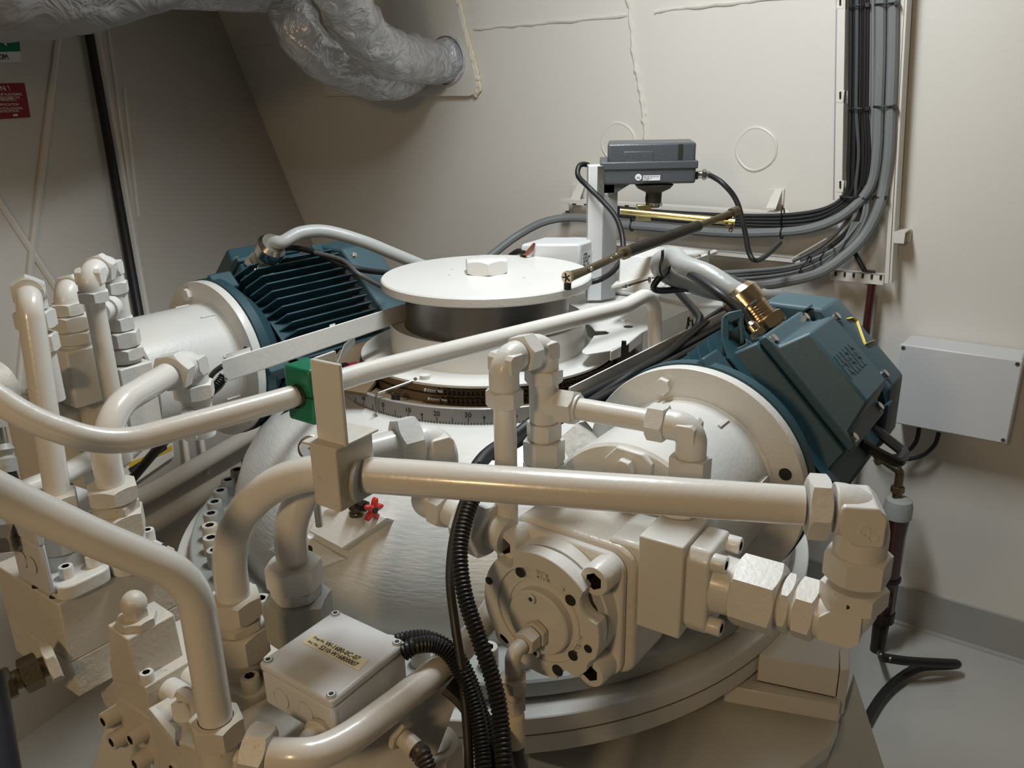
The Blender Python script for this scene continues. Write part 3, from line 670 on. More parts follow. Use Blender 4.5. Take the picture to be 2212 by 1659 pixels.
# foundation under the actuator
fd = thing('foundation', V((AX.x, AX.y, FZ)), 'cream painted steel foundation plate, with near-black pedestal for the gap shade under the base ring', 'foundation')
zf = PP(1811, 1560, PZ(1812.6, 1449.3, zk(.70)), V((-.3, 1, 0)).normalized()).z
LK([(.86, .643), (.84, 2 + (zf - 2) / K)], 'pedestal', HOLE, fd, 96, caps=False)  # pedestal coloured near-black as the shade in the gap under the ring
pf = [PZ(x, y, zf) for x, y in ((930, 1640), (1240, 1602), (1500, 1480), (1815, 1560), (1800, 1600), (1722, 1659), (1650, 1760), (1100, 1900), (760, 1900))]
pf = [V((p.x, p.y, zf)) for p in pf]
MB().slab([PZ(x, y, zf) for x, y in ((1141, 1636), (1141, 1560), (1300, 1480), (1560, 1380), (1813, 1562), (1790, 1612), (1722, 1662), (1640, 1760), (1420, 1720))], -Z * .03).build('foundation_plate', WHITE, fd, bevel=.002)
def blockpx(nm, front, zt_, zb, par, back):
    (x0, y0), (x1, y1) = front; a, b = PZ(x0, y0, zt_), PZ(x1, y1, zt_); n = V((-(b - a).y, (b - a).x, 0)).normalized()
    return MB().boxo(V((a.x, a.y, zb)), V((b.x - a.x, b.y - a.y, 0)), n * back, V((0, 0, zt_ - zb))).build(nm, WHITE, par, bevel=.003)
zt1 = zk(.70); 
pA = PZ(1640, 1414, zt1); pB = PZ(1812.6, 1449.3, zt1); n_ = V((-(pB - pA).y, (pB - pA).x, 0)).normalized()
zb1 = PP(1806, 1507, pB, n_).z
ft = thing('foot_block', V((pB.x, pB.y, zf)), 'cream stacked foot blocks between the base ring and the foundation at lower right', 'block')
MB().boxo(V((pA.x, pA.y, zb1)), pB - pA, n_ * .12, V((0, 0, zt1 - zb1))).build('upper_block', WHITE, ft, bevel=.002)
pC = PZ(1565.8, 1481, zb1 - .004); pD = PZ(1815, 1524, zb1 - .004); zb2 = PP(1811, 1560, pD, n_).z
MB().boxo(V((pC.x, pC.y, zb2)), V((pD.x - pC.x, pD.y - pC.y, 0)), n_ * .14, V((0, 0, zb1 - .004 - zb2))).build('lower_block', WHITE, ft, bevel=.002)
MB().boxo(V((pA.x, pA.y, zb1 - .004)) + n_ * .004, (pB - pA) * .98, n_ * .1, V((0, 0, .004))).build('dark_gap_strip', HOLE, ft)  # near-black strip filling the gap between the two blocks
LKc = [PZ(1850, 1408, zt1 + .005), PZ(1862, 1420, zt1 + .005), PZ(1820, 1520, zb2 + .03), PZ(1812, 1560, zb2)]
MB().slab([pB + V((.002, 0, 0)), along(pB, n_, 1850, 1406), along(pB, n_, 1850, 1406) - Z * (zt1 - zb2) * .9, V((pB.x + .002, pB.y, zb2))], V((.02, .004, 0))).build('edge_plate', WHITE, ft, bevel=.002)
gus = MB().slab([PZ(1848, 1470, zk(.62)), PZ(1912, 1665, zk(.2)), PZ(1785, 1665, zk(.35))], V((.004, .02, 0))).build('gusset_plate', WHITE); tag(gus, 'triangular cream gusset plate beside the foot blocks at lower right', 'bracket')
sk = MB().slab([PZ(1728, 1659, zf - .03), PZ(1813, 1570, zf - .03), PZ(1860, 1500, zf - .06), PZ(1800, 1700, zf - .3)], -Z * .2)
sk.bm.free()

# ------------------------------------------------------------------ guard plate and boxes behind the cover
zg = zk(1.335)
gp = thing('guard_plate', PZ(1400, 700, zg), 'white folded sheet metal guard right of the hub with notched edge', 'guard')
o_ = [(1225, 655), (1232, 640), (1290, 618), (1332, 612), (1420, 590), (1560, 640), (1484, 672), (1429, 699), (1388, 717), (1361, 739), (1353, 744), (1353, 734), (1343, 734), (1342, 748), (1320, 759), (1320, 756), (1267, 765), (1258, 761), (1257, 757), (1271, 742), (1283, 725), (1310, 722), (1318, 718), (1308, 713), (1285, 713), (1278, 705), (1271, 700), (1262, 680), (1248, 665)]
MB().slab([PZ(x, y, zg) for x, y in o_], -Z * .004).build('plate', WHITE, gp, bevel=.0012)
fe = [(1388, 717), (1361, 739)]
for e0, e1, dz in (((1560, 640), (1484, 672), .05), ((1484, 672), (1390, 716), .055), ((1387, 718), (1361, 739), .024), ((1342, 748), (1320, 757), .024)):
    a, b = PZ(*e0, zg), PZ(*e1, zg); MB().slab([a, b, b - Z * dz, a - Z * dz], (b - a).cross(Z).normalized() * .003).build('folded_edge', WHITE, gp, bevel=.0008)
fast('h', PZ(1347, 695, zg), Z, .016, WHITE, gp)
MB().lathe(PZ(1357, 706, zg), Z, [(0, .0115), (.0005, .0115)], 20).build('round_hole', HOLE, gp)
MB().slab([PZ(x, y, zg + .0006) for x, y in ((1320, 636), (1338, 628), (1382, 635), (1360, 640))], Z * .0004).build('cutout', HOLE, gp)
# riser of guard up behind (rear support table)
tb = thing('rear_table', PZ(1500, 640, zg), 'white rear bracket table carrying the control boxes and the grey column', 'bracket')
zt2 = zk(1.345)
MB().slab([PZ(x, y, zt2) for x, y in ((1060, 600), (1105, 545), (1280, 545), (1560, 590), (1700, 640), (1640, 660), (1500, 660), (1420, 640), (1290, 625))], -Z * .01).build('table_top', WHITE, tb, bevel=.002)
a, b = PZ(1640, 660, zt2), PZ(1500, 660, zt2)
MB().slab([a, b, b - Z * .09, a - Z * .09], V((0, .004, 0))).build('table_skirt', WHITE, tb)
for x in (1150, 1600):
    p = PZ(x, 600, zt2); MB().boxo(p - V((.03, .0, .01)), V((.06, 0, 0)), V((0, .06, 0)), V((0, 0, -(zt2 - zk(.81) - .01)))).build('leg', WHITE, tb)

def pxbox(c, A, B, D, d=None, z=None):
    """box from front top corner pixel c (depth d or height z); A, B = pixels of the neighbouring top corners, D = pixel straight below c"""
    o = P(*c, d) if d else PZ(*c, z)
    a, b = PZ(*A, o.z), PZ(*B, o.z); dn = along(o, -Z, *D)
    return o, a - o, b - o, dn - o
# small controller with white lid left of the column
cb = thing('controller_box', PZ(1200, 585, zt2), 'white controller box with a small printed label left of the grey column', 'electrical box')
o, a, b, dn = pxbox((1253, 527), (1295, 512), (1135, 527), (1253, 590), d=2.12)
b = V((-.0, 0, 0)) + PZ(1125, 527, o.z) - o; a = PZ(1298, 512, o.z) - o
pq = along(o + b, Z.cross(b).normalized(), 1176, 506)
MB().boxo(o, a * 1.0, b, dn).build('body', TRANS, cb, bevel=.006)
MB().boxo(o + dn + a * -.02 + b * -.02, a * 1.08, b * 1.18, dn * .22).build('base_flange', TRANS, cb, bevel=.004)
ln_ = a.normalized(); 
lb = MB().boxo(o + a * .1 + dn * .35 - a.cross(Z).normalized() * -.0012, a * .62, a.cross(Z).normalized() * .0006, dn * .55).build('label', LABELW, cb)
nn = a.cross(Z).normalized()
for i, t_ in enumerate(('TYPE', 'IP 65 24V', 'AS 041', 'No. 112')):
    text(t_, o + a * .12 + dn * (.45 + .12 * i) + nn * .002, a, Z, .010, INK, cb, depth=.0004)
# larger sloping lidded box right of the column
lbx = thing('terminal_cabinet', PZ(1440, 650, zt2), 'large white lidded terminal cabinet with sloping flanged lid behind the bent grey cable', 'electrical box')
o, a, b, dn = pxbox((1343, 545), (1450, 555), (1343, 528), (1343, 612), d=2.02)
o = P(1340, 612, 2.0); top = along(o, Z, 1338, 548); a = P(1428, 588, 1.93) - o; a.z = 0
bk_ = Z.cross(a).normalized() * .20; u_ = a.normalized()
e1 = PP(1535, 541, top + bk_ * .0, V((0, 1, 0)))
lid = [P(1338, 545, 2.02), P(1445, 560, 1.95), P(1535, 541, 2.16), P(1440, 528, 2.24)]
MB().slab(lid, -Z * .055).build('lid', WHITE, lbx, bevel=.008)
zf2 = lid[0].z - .06
fl = [P(1322, 622, 1.98), P(1428, 592, 1.9), P(1552, 545, 2.14), P(1440, 560, 2.26)]
MB().slab([P(1340, 548, 2.0), P(1430, 560, 1.93), P(1430, 590, 1.92), P(1336, 618, 1.985)], V((.02, .12, 0))).build('front_face', WHITE, lbx, bevel=.003)
MB().slab([P(1320, 618, 1.98), P(1426, 588, 1.92), P(1550, 542, 2.16), P(1545, 538, 2.2), P(1420, 580, 1.96), P(1330, 608, 2.02)], -Z * .008).build('flange', WHITE, lbx, bevel=.0015)
MB().slab([P(1340, 626, 1.97), P(1428, 598, 1.915), P(1435, 620, 1.915), P(1372, 634, 1.95)], V((.02, .09, 0))).build('lower_tray', WHITE, lbx, bevel=.002)
for x, y, d_ in ((1354, 617, 1.965), (1404, 602, 1.93), (1510, 553, 2.09), (1530, 545, 2.12)): MB().cyl(P(x, y, d_) + Z * .004, P(x, y, d_) - Z * .006, .0045, n=12).build('lid_screw', STEEL, lbx)
MB().slab([P(1430, 598, 1.9), P(1500, 592, 1.98), P(1530, 640, 2.0), P(1440, 632, 1.9)], V((.02, .06, 0))).build('gland_plate', WHITE, lbx, bevel=.002)
gl = MB().cyl(P(1440, 612, 1.885), P(1441, 612, 1.9), .0085).build('screw_plug', LABELW, lbx); MB().box(P(1440, 612, 1.884), RT, UP, FW, .005, .0009, .0006).build('slot', HOLE, gl)
MB().cyl(P(1456, 614, 1.88), P(1468, 617, 1.92), .0085).build('cable_gland', BLACK, lbx)

# column with the grey position transmitter
col = thing('column', PZ(1300, 585, zt2), 'light grey square column carrying the slate grey transmitter box', 'post')
cbt = PP(1300, 600, P(1300, 500, 2.16), V((0, 1, 0))); cbt = V((0, 0, 0)) + P(1268, 590, 2.2); cbt.z = zt2
x0 = PP(1270, 500, cbt, V((0, 1, 0))); x1 = PP(1302, 500, cbt, V((0, 1, 0))); ztp = PP(1275, 358, cbt, V((0, 1, 0))).z
wd2 = PP(1336, 500, cbt, V((0, 1, 0))).x - x0.x
MB().boxo(V((x0.x, cbt.y, zt2)), V((x1.x - x0.x, -.0, 0)), V((.0, .05, 0)), V((0, 0, ztp - zt2))).build('post', TRANS, col, bevel=.002)
MB().boxo(V((x1.x, cbt.y + .001, zt2)), V((wd2 - (x1.x - x0.x), .03, 0)), V((0, .04, 0)), V((0, 0, (ztp - zt2) * .80))).build('side_channel', SIDEM, col, bevel=.002)  # side box coloured greyer than the post to give the shaded face
MB().boxo(V((x0.x + .022, cbt.y - .004, ztp - .08)), V((.018, 0, 0)), V((0, .004, 0)), V((0, 0, .08))).build('slotted_rail', STEEL, col, bevel=.001)
tx = thing('position_transmitter', PP(1400, 400, cbt, V((0, 1, 0))), 'slate grey cast transmitter box with stepped lid on the column', 'instrument')
def FQ(x, y, d): return P(x, y, d)
dT = 2.12; yT = P(1400, 380, dT).y
def QY(x, y, yy): return PP(x, y, V((0, yy, 0)), V((0, 1, 0)))
def castbox(nm, xl, xr, yt, yb, yy, back, m, bev, par, dx=0):
    a, b = QY(xl, yb, yy), QY(xr, yb, yy); zt_2 = QY((xl + xr) / 2, yt, yy).z; zb_2 = QY((xl + xr) / 2, yb, yy).z
    return MB().boxo(V((a.x, yy, zb_2)), V((b.x - a.x, 0, 0)), V((dx, back, 0)), V((0, 0, zt_2 - zb_2))).build(nm, m, par, bevel=bev, seg=3)
castbox('case', 1298, 1502, 356, 398, yT, .18, GREYBOX, .006, tx, .02)
castbox('rim', 1296, 1508, 349, 366, yT - .004, .19, GREYBOX, .003, tx, .02)
castbox('lid', 1312, 1502, 309, 352, yT + .012, .16, GREYBOX, .006, tx, .02)
castbox('lid_panel', 1347, 1411, 327, 352, yT + .010, .01, GREYBOX, .002, tx)
castbox('corner_rib', 1464, 1474, 311, 352, yT + .010, .01, HOLE, .001, tx)
castbox('neck', 1302, 1330, 396, 420, yT + .01, .12, GREYBOX, .004, tx)
MB().slab([QY(1300, 394, yT + .01), QY(1365, 396, yT + .01), QY(1350, 405, yT + .01), QY(1318, 425, yT + .01), QY(1302, 425, yT + .01)], V((0, .1, 0))).build('bracket_web', GREYBOX, tx, bevel=.002)
q = QY(1379, 383, yT - .0012); MB().lathe(q, V((0, -1, 0)), [(0, .0085), (.0005, .0085)], 24).build('round_label', LABELW, tx)
text('SG', q + V((-.0045, -.001, -.003)), RT, Z, .007, INK, tx, depth=.0003)
q = QY(1389, 379, yT - .001); q2 = QY(1426, 379, yT - .001); lb = MB().boxo(q, V((q2.x - q.x, 0, 0)), V((0, -.0006, 0)), Z * -.013).build('label', LABELW, tx)
for i in range(3): text('POSITION TRANSMITTER' if i == 0 else 'TYPE 4-20 mA' if i == 1 else 'No. 23951', q + V((.001, -.001, -.0035 - .0038 * i)), RT, Z, .0035, INK, tx, depth=.0002)
MB().lathe(QY(1413, 398, yT + .035), Z * -1, [(0, .05), (.010, .042), (.020, .021), (.046, .020), (.046, .016), (.058, .016)], 28).build('shaft_housing', HOLE, tx)
sh = QY(1413, 428, yT + .035); MB().lathe(sh, Z * -1, [(0, .014), (.010, .014), (.011, .022), (.019, .022)], 28).build('coupling', STEEL, tx)
for x in (1396, 1419): MB().cyl(QY(x, 424, yT + .025), QY(x, 436, yT + .025), .0028, n=8).build('clamp_screw', DARK, tx)
MB().box(QY(1390, 458, yT + .012), V((1, 0, 0)), V((0, 1, 0)), Z, .0175, .015, .0195).build('clamp_block', ZINC, tx, bevel=.001)
for x in (1381, 1398): fast('h', QY(x, 461, yT - .004), V((0, -1, 0)), .009, STEEL, tx)
for i, x in enumerate((1470, 1478, 1489, 1499)): MB().cyl(QY(1503, 379, yT + .02 + .032 * i), QY(1507, 379, yT + .02 + .032 * i), .010, n=18).build('blank_port', HOLE, tx)
g = QY(1506, 377, yT + .05); MB().cyl(g, g + V((.012, -.002, 0)), .010).hexn(g + V((.018, -.003, 0)), V((1, -.1, 0)), .024, .010).cyl(g + V((.02, -.003, 0)), g + V((.032, -.004, 0)), .0095).build('cable_gland', STEEL, tx)
cable('black cable looping from the transmitter gland down to the wall tray', [g + V((.028, -.004, 0)), P(1560, 395, 2.13), P(1590, 432, 2.13), P(1607, 490, 2.13), P(1618, 545, 2.13), P(1632, 563, 2.13), P(1655, 552, 2.2), P(1685, 524, 2.3)], .0068, BLACKC)
cable('black cable looping over the top of the column and down beside it', [P(1276, 392, 2.2), P(1279, 370, 2.2), P(1268, 356, 2.18), P(1252, 358, 2.16), P(1249, 380, 2.15), P(1272, 405, 2.12), P(1305, 438, 2.11), P(1332, 472, 2.1), P(1345, 515, 2.09), P(1343, 555, 2.07), P(1325, 585, 2.04), P(1298, 603, 2.0), P(1275, 610, 2.0)], .0068, BLACKC)
# zinc arm and olive linkage rod
arm = thing('lever_arm', QY(1390, 458, yT + .05), 'bright yellow zinc plated lever arm clamped under the transmitter', 'lever')
a, b = P(1342, 456, 2.16), P(1588, 479, 2.07)
MB().cyl(a, b, .0088).build('arm', ZINC, arm)
MB().cyl(a - (b - a).normalized() * .002, a + (b - a).normalized() * .002, .0092).build('end_cap', STEEL, arm)
ro = thing('linkage_rod', P(1228, 600, 1.80), 'long dark brown linkage rod from the cover disc up to the lever arm', 'rod')
r0, r1, r2, r3, r4 = P(1226, 599, 1.75), P(1262, 586, 1.79), P(1352, 545, 1.88), P(1508, 488, 2.02), P(1586, 458, 2.08)
MB().cyl(r2, r3, .0135).build('tube', DARK, ro)
MB().cyl(r1, r2, .0085).build('threaded_end', OLIVE, ro); MB().cyl(r3, r4, .0085).build('threaded_end', OLIVE, ro)
MB().cyl(r0, r1, .012, .0085).cyl(r2 - (r3 - r2).normalized() * .01, r2 + (r3 - r2).normalized() * .004, .015).build('socket_end', OLIVE, ro)
dd = (r1 - r0).normalized()
MB().cyl(r0 - dd * .004, r0 + dd * .004, .0135).build('ball_cup', BRASS, ro)
sp_ = MB(); uu, vv = perp(dd)
for j in range(5): sp_.box(r0 - dd * .0048 + (uu * math.cos(j * 1.257) + vv * math.sin(j * 1.257)) * .005, uu * math.cos(j * 1.257) + vv * math.sin(j * 1.257), dd, (uu * math.cos(j * 1.257) + vv * math.sin(j * 1.257)).cross(dd), .005, .0006, .0013)
sp_.build('spring_clip', INK, ro)
MB().cyl(r0 - Z * .012, r0 - Z * .026, .008).build('ball_stud', DARK, ro)
MB().cyl(r4 - (r4 - r3).normalized() * .012, r4 + (r4 - r3).normalized() * .012, .012).build('rod_end', OLIVE, ro)
MB().cyl(r4 + Z * .004, P(1578, 500, 2.07), .005).hexn(P(1575, 488, 2.07), Z, .017, .010).build('ball_stud', OLIVE, ro)
for x, y, d_ in ((1277, 580, 1.79), (1320, 559, 1.84), (1331, 551, 1.85)): MB().ball(P(x, y, d_), .0045).build('weld_blob', STEEL, ro)
# ------------------------------------------------------------------ electric motors with bell housings
def motor(c, ang, side, sc_=1., labels=('', ''), mark=False, gk=0, Lb=.34):
    a = V((math.cos(ang), math.sin(ang), 0)); s = V((a.y, -a.x, 0))
    ph = math.radians(45)
    n = (s * side * math.cos(ph) + Z * math.sin(ph)); t = (-s * side * math.sin(ph) + Z * math.cos(ph))
    q = lambda u_, t_, n_: c + (a * u_ + t * t_ + n * n_) * sc_
    # bell housing
    bh = thing('bell_housing', c - Z * .17 * sc_, labels[0], 'bell housing')
    MB().lathe(c, -a, [(0, .17 * sc_), (0, .172 * sc_), (.003, .175 * sc_), (.019 * sc_, .175 * sc_), (.021 * sc_, .174 * sc_), (.021 * sc_, .12 * sc_)], 96).build('flange', WHITE, bh)
    MB().lathe(c - a * .018 * sc_, -a, [(0, .131 * sc_), (.005, .131 * sc_), (.007, .127 * sc_), (.195 * sc_, .127 * sc_), (.199 * sc_, .123 * sc_), (.199 * sc_, .02)], 80).build('barrel', WHITE, bh)
    u, v = s, Z
    fa = [18, 63, 108, 153, 198, 243, 288, 333]
    for k, f in enumerate(fa):
        fr_ = math.radians(f); d = (u * math.cos(fr_) + v * math.sin(fr_)); p = c - a * .021 * sc_ + d * .15 * sc_
        if labels[2][k] == 'b': fast('h', p, -a, .026 * sc_, WHITE, bh, name='flange_bolt', rot=.3)
        elif labels[2][k] == 'h': MB().lathe(p - a * .0003, -a, [(0, .0092 * sc_), (.0005, .0092 * sc_)], 20).build('bolt_hole', HOLE, bh)
        p2 = c - a * .035 * sc_ + d * .128 * sc_
        MB().box(p2 + -a * .012 * sc_, a, d, a.cross(d), .016 * sc_, .0015, .0025).build('weld_mark', WHITE, bh)
    # motor
    mo = thing('electric_motor', c + a * .2 - Z * .17 * sc_, labels[1], 'motor')
    MB().lathe(c + a * .001, a, [(0, .165 * sc_), (0, .177 * sc_), (.020 * sc_, .177 * sc_), (.030 * sc_, .168 * sc_), (.066 * sc_, .135 * sc_)], 96, caps=True).build('end_shield', BLUE, mo)
    MB().lathe(c + a * .02 * sc_, a, [(0, .118 * sc_), (Lb * sc_, .118 * sc_)], 48).build('stator_frame', BLUE, mo)
    fb_ = MB(); U0, U1 = .072, Lb - .005
    def fin(dirn, off, h0, h1):
        """thin fin along the motor, plane normal `off` direction"""
        pass
    for k in range(-6, 7):
        w = k * .0215
        h1 = .158 if abs(k) < 6 else .145
        h0 = math.sqrt(max(.118 ** 2 - w * w, .0004)) - .004
        for (d, o) in ((t, n), (-t, n), (-n, t)):
            st_ = .012 * abs(k) if False else .0
            pts = [(U0, h0), (U0, h1 - .035 - st_), (U0 + .03, h1), (U1, h1), (U1, h0)]
            fb_.slab([c + (a * x + d * h + o * (w - .0016)) * sc_ for x, h in pts], o * .0032 * sc_)
    fb_.build('cooling_fins', BLUE, mo, ang=20)
    for d in (t, -t):
        for o in (n, -n):
            b_ = MB(); p = c + (a * .03 + d * .108 + o * .112) * sc_
            b_.box(p, a, d, o, .028 * sc_, .024 * sc_, .022 * sc_); e = b_.build('bolt_lug', BLUE, mo, bevel=.004)
            fast('s', p - a * .027 * sc_, -a, .020 * sc_, STEEL, mo)
    # fan cowl: square with big chamfers
    def ring(u_, k, ch=.072):
        h = .160 * k; g_n = .188 * k; r = [(-h, -g_n + ch), (-h + ch, -g_n), (h - ch, -g_n), (h, -g_n + ch), (h, g_n - ch), (h - ch, g_n), (-h + ch, g_n), (-h, g_n - ch)]
        return [q(u_, x, y) for x, y in r]
    MB().rings([ring(Lb - .03, .86), ring(Lb + .02, .86)]).build('gap_shade_block', HOLE, mo)  # dark solid block standing for the shade in front of the cowl
    for k_ in range(-4, 5): MB().box(q(Lb - .004, k_ * .026, .166), a, t, n, .014 * sc_, .0016 * sc_, .012 * sc_).build('vent_rib', BLUE, mo)
    MB().rings([ring(Lb + .008, .99), ring(Lb + .012, 1.), ring(Lb + .105, 1.), ring(Lb + .125, .93), ring(Lb + .13, .80)]).build('fan_cowl', BLUEL, mo, bevel=.004 * sc_)
    for x, y in ((.10, .166), (.166, .06), (-.05, .166)):
        pass
    for tt in (.09, -.09):
        fast('h', q(Lb + .03, tt * .7, .188), n, .014 * sc_, STEEL, mo, name='cowl_screw'); fast('h', q(Lb + .03, .160, tt), t, .014 * sc_, STEEL, mo, name='cowl_screw')
    # terminal box
    tb_ = MB(); tb_.faces([q(.09, -.118, .11), q(.285, -.118, .11), q(.285, .118, .11), q(.09, .118, .11), q(.11, -.104, .165), q(.282, -.104, .165), q(.282, .104, .165), q(.11, .104, .165)], [(0, 1, 2, 3), (4, 7, 6, 5), (0, 4, 5, 1), (1, 5, 6, 2), (2, 6, 7, 3), (3, 7, 4, 0)])
    tb_.build('terminal_box', BLUE, mo, bevel=.004 * sc_)
    u0, u1, h = .108, .285, .107
    lo = [(u0, -h), (u1, -h), (u1, h), (u0, h)]
    lid = MB(); L0 = [q(x, y, .167) for x, y in lo]; L1 = [q(x, y, .181) for x, y in lo]
    L1b = [q(x, y, .186) for x, y in ((u0 + .003, -h + .024), (u1 - .003, -h + .024), (u1 - .003, h - .026), (u0 + .003, h - .026))]
    L2 = [q(x, y, .232) for x, y in ((u0 + .020, -h + .045), (u1 - .042, -h + .045), (u1 - .042, h - .038), (u0 + .020, h - .038))]
    lid.rings([L0, L1, L1b, L2]); lido = lid.build('terminal_lid', BLUEL if mark else BLUE, mo, bevel=.004 * sc_)
    for x, y in ((u0 + .012, h - .014), (u0 + .012, -h + .014), (u1 - .012, h - .014), (u1 - .012, -h + .014)):
        fast('h', q(x, y, .182), n, .014 * sc_, STEEL, lido, name='lid_screw')
    # lifting eye lug
    eye = MB(); eo = q(.062, .06, .125) if mark else q(.06, .09, .115)
    def loop(w, h_, wi, o_, ax1, ax2, th):
        out = [(-w, 0), (w, 0), (w, h_ - .01), (w - .012, h_), (-w + .012, h_), (-w, h_ - .01)]
        m_ = MB()
        pts = [o_ + ax1 * x + ax2 * y for x, y in ((-w, -.01), (-w, h_), (w, h_), (w, -.01))]
        m_.tube(fillet(pts, .012 * sc_), th, 12, flat=1.0); return m_
    if mark:
        lg = MB()
        for pp_ in (((1556, 800), (1560, 684), (1574, 676), (1577, 800)), ((1560, 684), (1574, 674), (1603, 668), (1606, 686), (1577, 698)), ((1596, 690), (1606, 676), (1609, 735), (1600, 745)), ((1577, 800), (1577, 738), (1592, 752), (1612, 742), (1609, 730), (1660, 765), (1650, 815))):
            lg.slab([P(x_, y_, 1.30) for x_, y_ in pp_], FW * .022 + RT * .004)
        lg.build('lifting_lug', BLUEL, mo, bevel=.002)
    # cable glands on the t side of the box
    gp_ = q(.225 if mark else .150, .108, .14); gd = t
    gz_ = sc_; sc_ = sc_ * 1.22
    g_ = MB(); g_.hexn(gp_ + gd * .010 * sc_, gd, .056 * sc_, .018 * sc_, sides=6).cyl(gp_, gp_ + gd * .052 * sc_, .0235 * sc_)
    for i in range(5): g_.lathe(gp_ + gd * (.020 + .004 * i) * sc_, gd, [(0, .0235 * sc_), (.0012, .0252 * sc_), (.0024, .0235 * sc_)], 24, caps=False)
    g_.lathe(gp_ + gd * .043 * sc_, gd, [(0, .0255 * sc_), (.003, .0275 * sc_), (.022 * sc_, .0275 * sc_), (.030 * sc_, .022 * sc_)], 28)
    g_.build('cable_gland', BRASS if mark else STEEL, mo, ang=25)
    sc_ = gz_
    gs = q(.150 if mark else .205, .108, .155)
    MB().hexn(gs + gd * .008, gd, .026 * sc_, .010).lathe(gs + gd * .012, gd, [(0, .011 * sc_), (.012, .011 * sc_), (.018, .007)], 20).build('small_gland', BRASS if mark else STEEL, mo, ang=25)
    return a, s, n, t, q, mo, lido, gp_ + gd * .07 * sc_, gs + gd * .025 * sc_

C2 = V((.276, 1.159, 1.445))
a2, s2_, n2, t2_, q2, m2, lid2, gl2, gs2 = motor(C2, math.radians(54), 1, 1., ('white painted bell housing with round flange in front of the right motor', 'blue electric motor on the right with yellow 2 painted on its cowl', 'h-bh-h--'), True)
# embossed maker letters and hand painted figure on the right motor
tp = q2(.168, .035, .2335)
for j, (l0) in enumerate(('ABB',)):
    pass
def seg_letter(par, o, u, v, w, h, bars):
    b = MB()
    n_ = u.cross(v).normalized()
    for x0, y0, x1, y1 in bars: b.boxo(o + u * (x0 * w) + v * (y0 * h), u * ((x1 - x0) * w), v * ((y1 - y0) * h), n_ * .0012)
    return b
lu, lv = a2, t2_
lt = MB()
oL = q2(.134, -.020, .232)
nL_ = lu.cross(lv).normalized()
if nL_.dot(n2) < 0: nL_ = -nL_
A_ = [(.0, 0, .18, .47), (.0, .53, .18, .8), (.10, .53, .42, 1.), (.22, 0, .42, .47) if False else (.0, 0, .0, 0), (.58, .53, .9, 1.), (.82, 0, 1., .47), (.82, .53, 1., .8), (.2, .12, .42, .30), (.58, .12, .8, .30)]
B_ = [(0, 0, .42, .2), (0, .2, .18, .47), (0, .53, .18, .8), (0, .8, .42, 1), (.24, .36, .42, .47), (.24, .53, .42, .64), (.55, 0, .95, .2), (.8, .2, 1., .47), (.8, .53, .98, .8), (.55, .8, .95, 1.), (.55, .36, .8, .47), (.55, .53, .8, .64)]
for j, Lq in enumerate((A_, B_, B_)):
    o0 = oL + lu * (.031 * j)
    for x0, y0, x1, y1 in Lq:
        if x1 > x0: lt.boxo(o0 + lu * (x0 * .026) + lv * (y0 * .040), lu * ((x1 - x0) * .026), lv * ((y1 - y0) * .040), n2 * .0014)
lt.build('embossed_lettering', BLUEL, lid2, smooth=False)
f0 = q2(.405, .03, .1665)
MB().tube([q2(.405, .050, .1888), q2(.430, .046, .1888), q2(.435, .036, .1888), q2(.395, .000, .1888), q2(.392, -.004, .1888), q2(.440, -.010, .1888)], .0035, 6, flat=.2).build('painted_figure', YEL, m2)
MB().slab([q2(.395, .105, .1664), q2(.415, .105, .1664), q2(.415, .135, .1664), q2(.395, .135, .1664)], n2 * .0006)
MB().slab([q2(.392, .1604, .100), q2(.412, .1604, .100), q2(.412, .1604, .073), q2(.392, .1604, .073)], t2_ * .0006).build('rating_sticker', LABELW, m2)
MB().tube(fillet([q2(.25, -.125, .13), q2(.27, -.185, .15), q2(.32, -.185, .15), q2(.33, -.125, .13)], .012), .009, 8).build('cable_clamp', BLACK, m2)
# grey armoured cable into the right motor with its strap
gp0 = gl2; gx, gy = PX(gp0)
cable('thick light grey cable bending over into the brass gland of the right motor', [gp0 - t2_ * .03, gp0 + t2_ * .01, P(gx - 26, gy - 22, dep(gp0) + .003), P(gx - 75, gy - 54, dep(gp0) + .03), P(gx - 128, gy - 75, dep(gp0) + .07), P(1455, 553, dep(gp0) + .12), P(1427, 564, dep(gp0) + .14), P(1430, 585, dep(gp0) + .17), P(1470, 606, dep(gp0) + .22), P(1540, 628, dep(gp0) + .32), P(1600, 640, dep(gp0) + .5), P(1680, 640, dep(gp0) + .7)], .0175, mat('light_grey_armoured_sheath', (.36, .37, .36), .36, bump=.3, bscale=110, var=.1))
cable('black cable with white printed letters entering the small gland of the right motor', [gs2 - t2_ * .02, gs2 + t2_ * .005, P(1590, 662, dep(gs2) + .01), P(1545, 628, dep(gs2) + .03), P(1500, 598, dep(gs2) + .1), P(1470, 580, dep(gs2) + .2)], .0072, BLACKC)
wr = MB(); 
tie('black strap round the bent light grey cable at its top', P(1437, 572, dep(gp0) + .13), Z, .021, .022, .004)
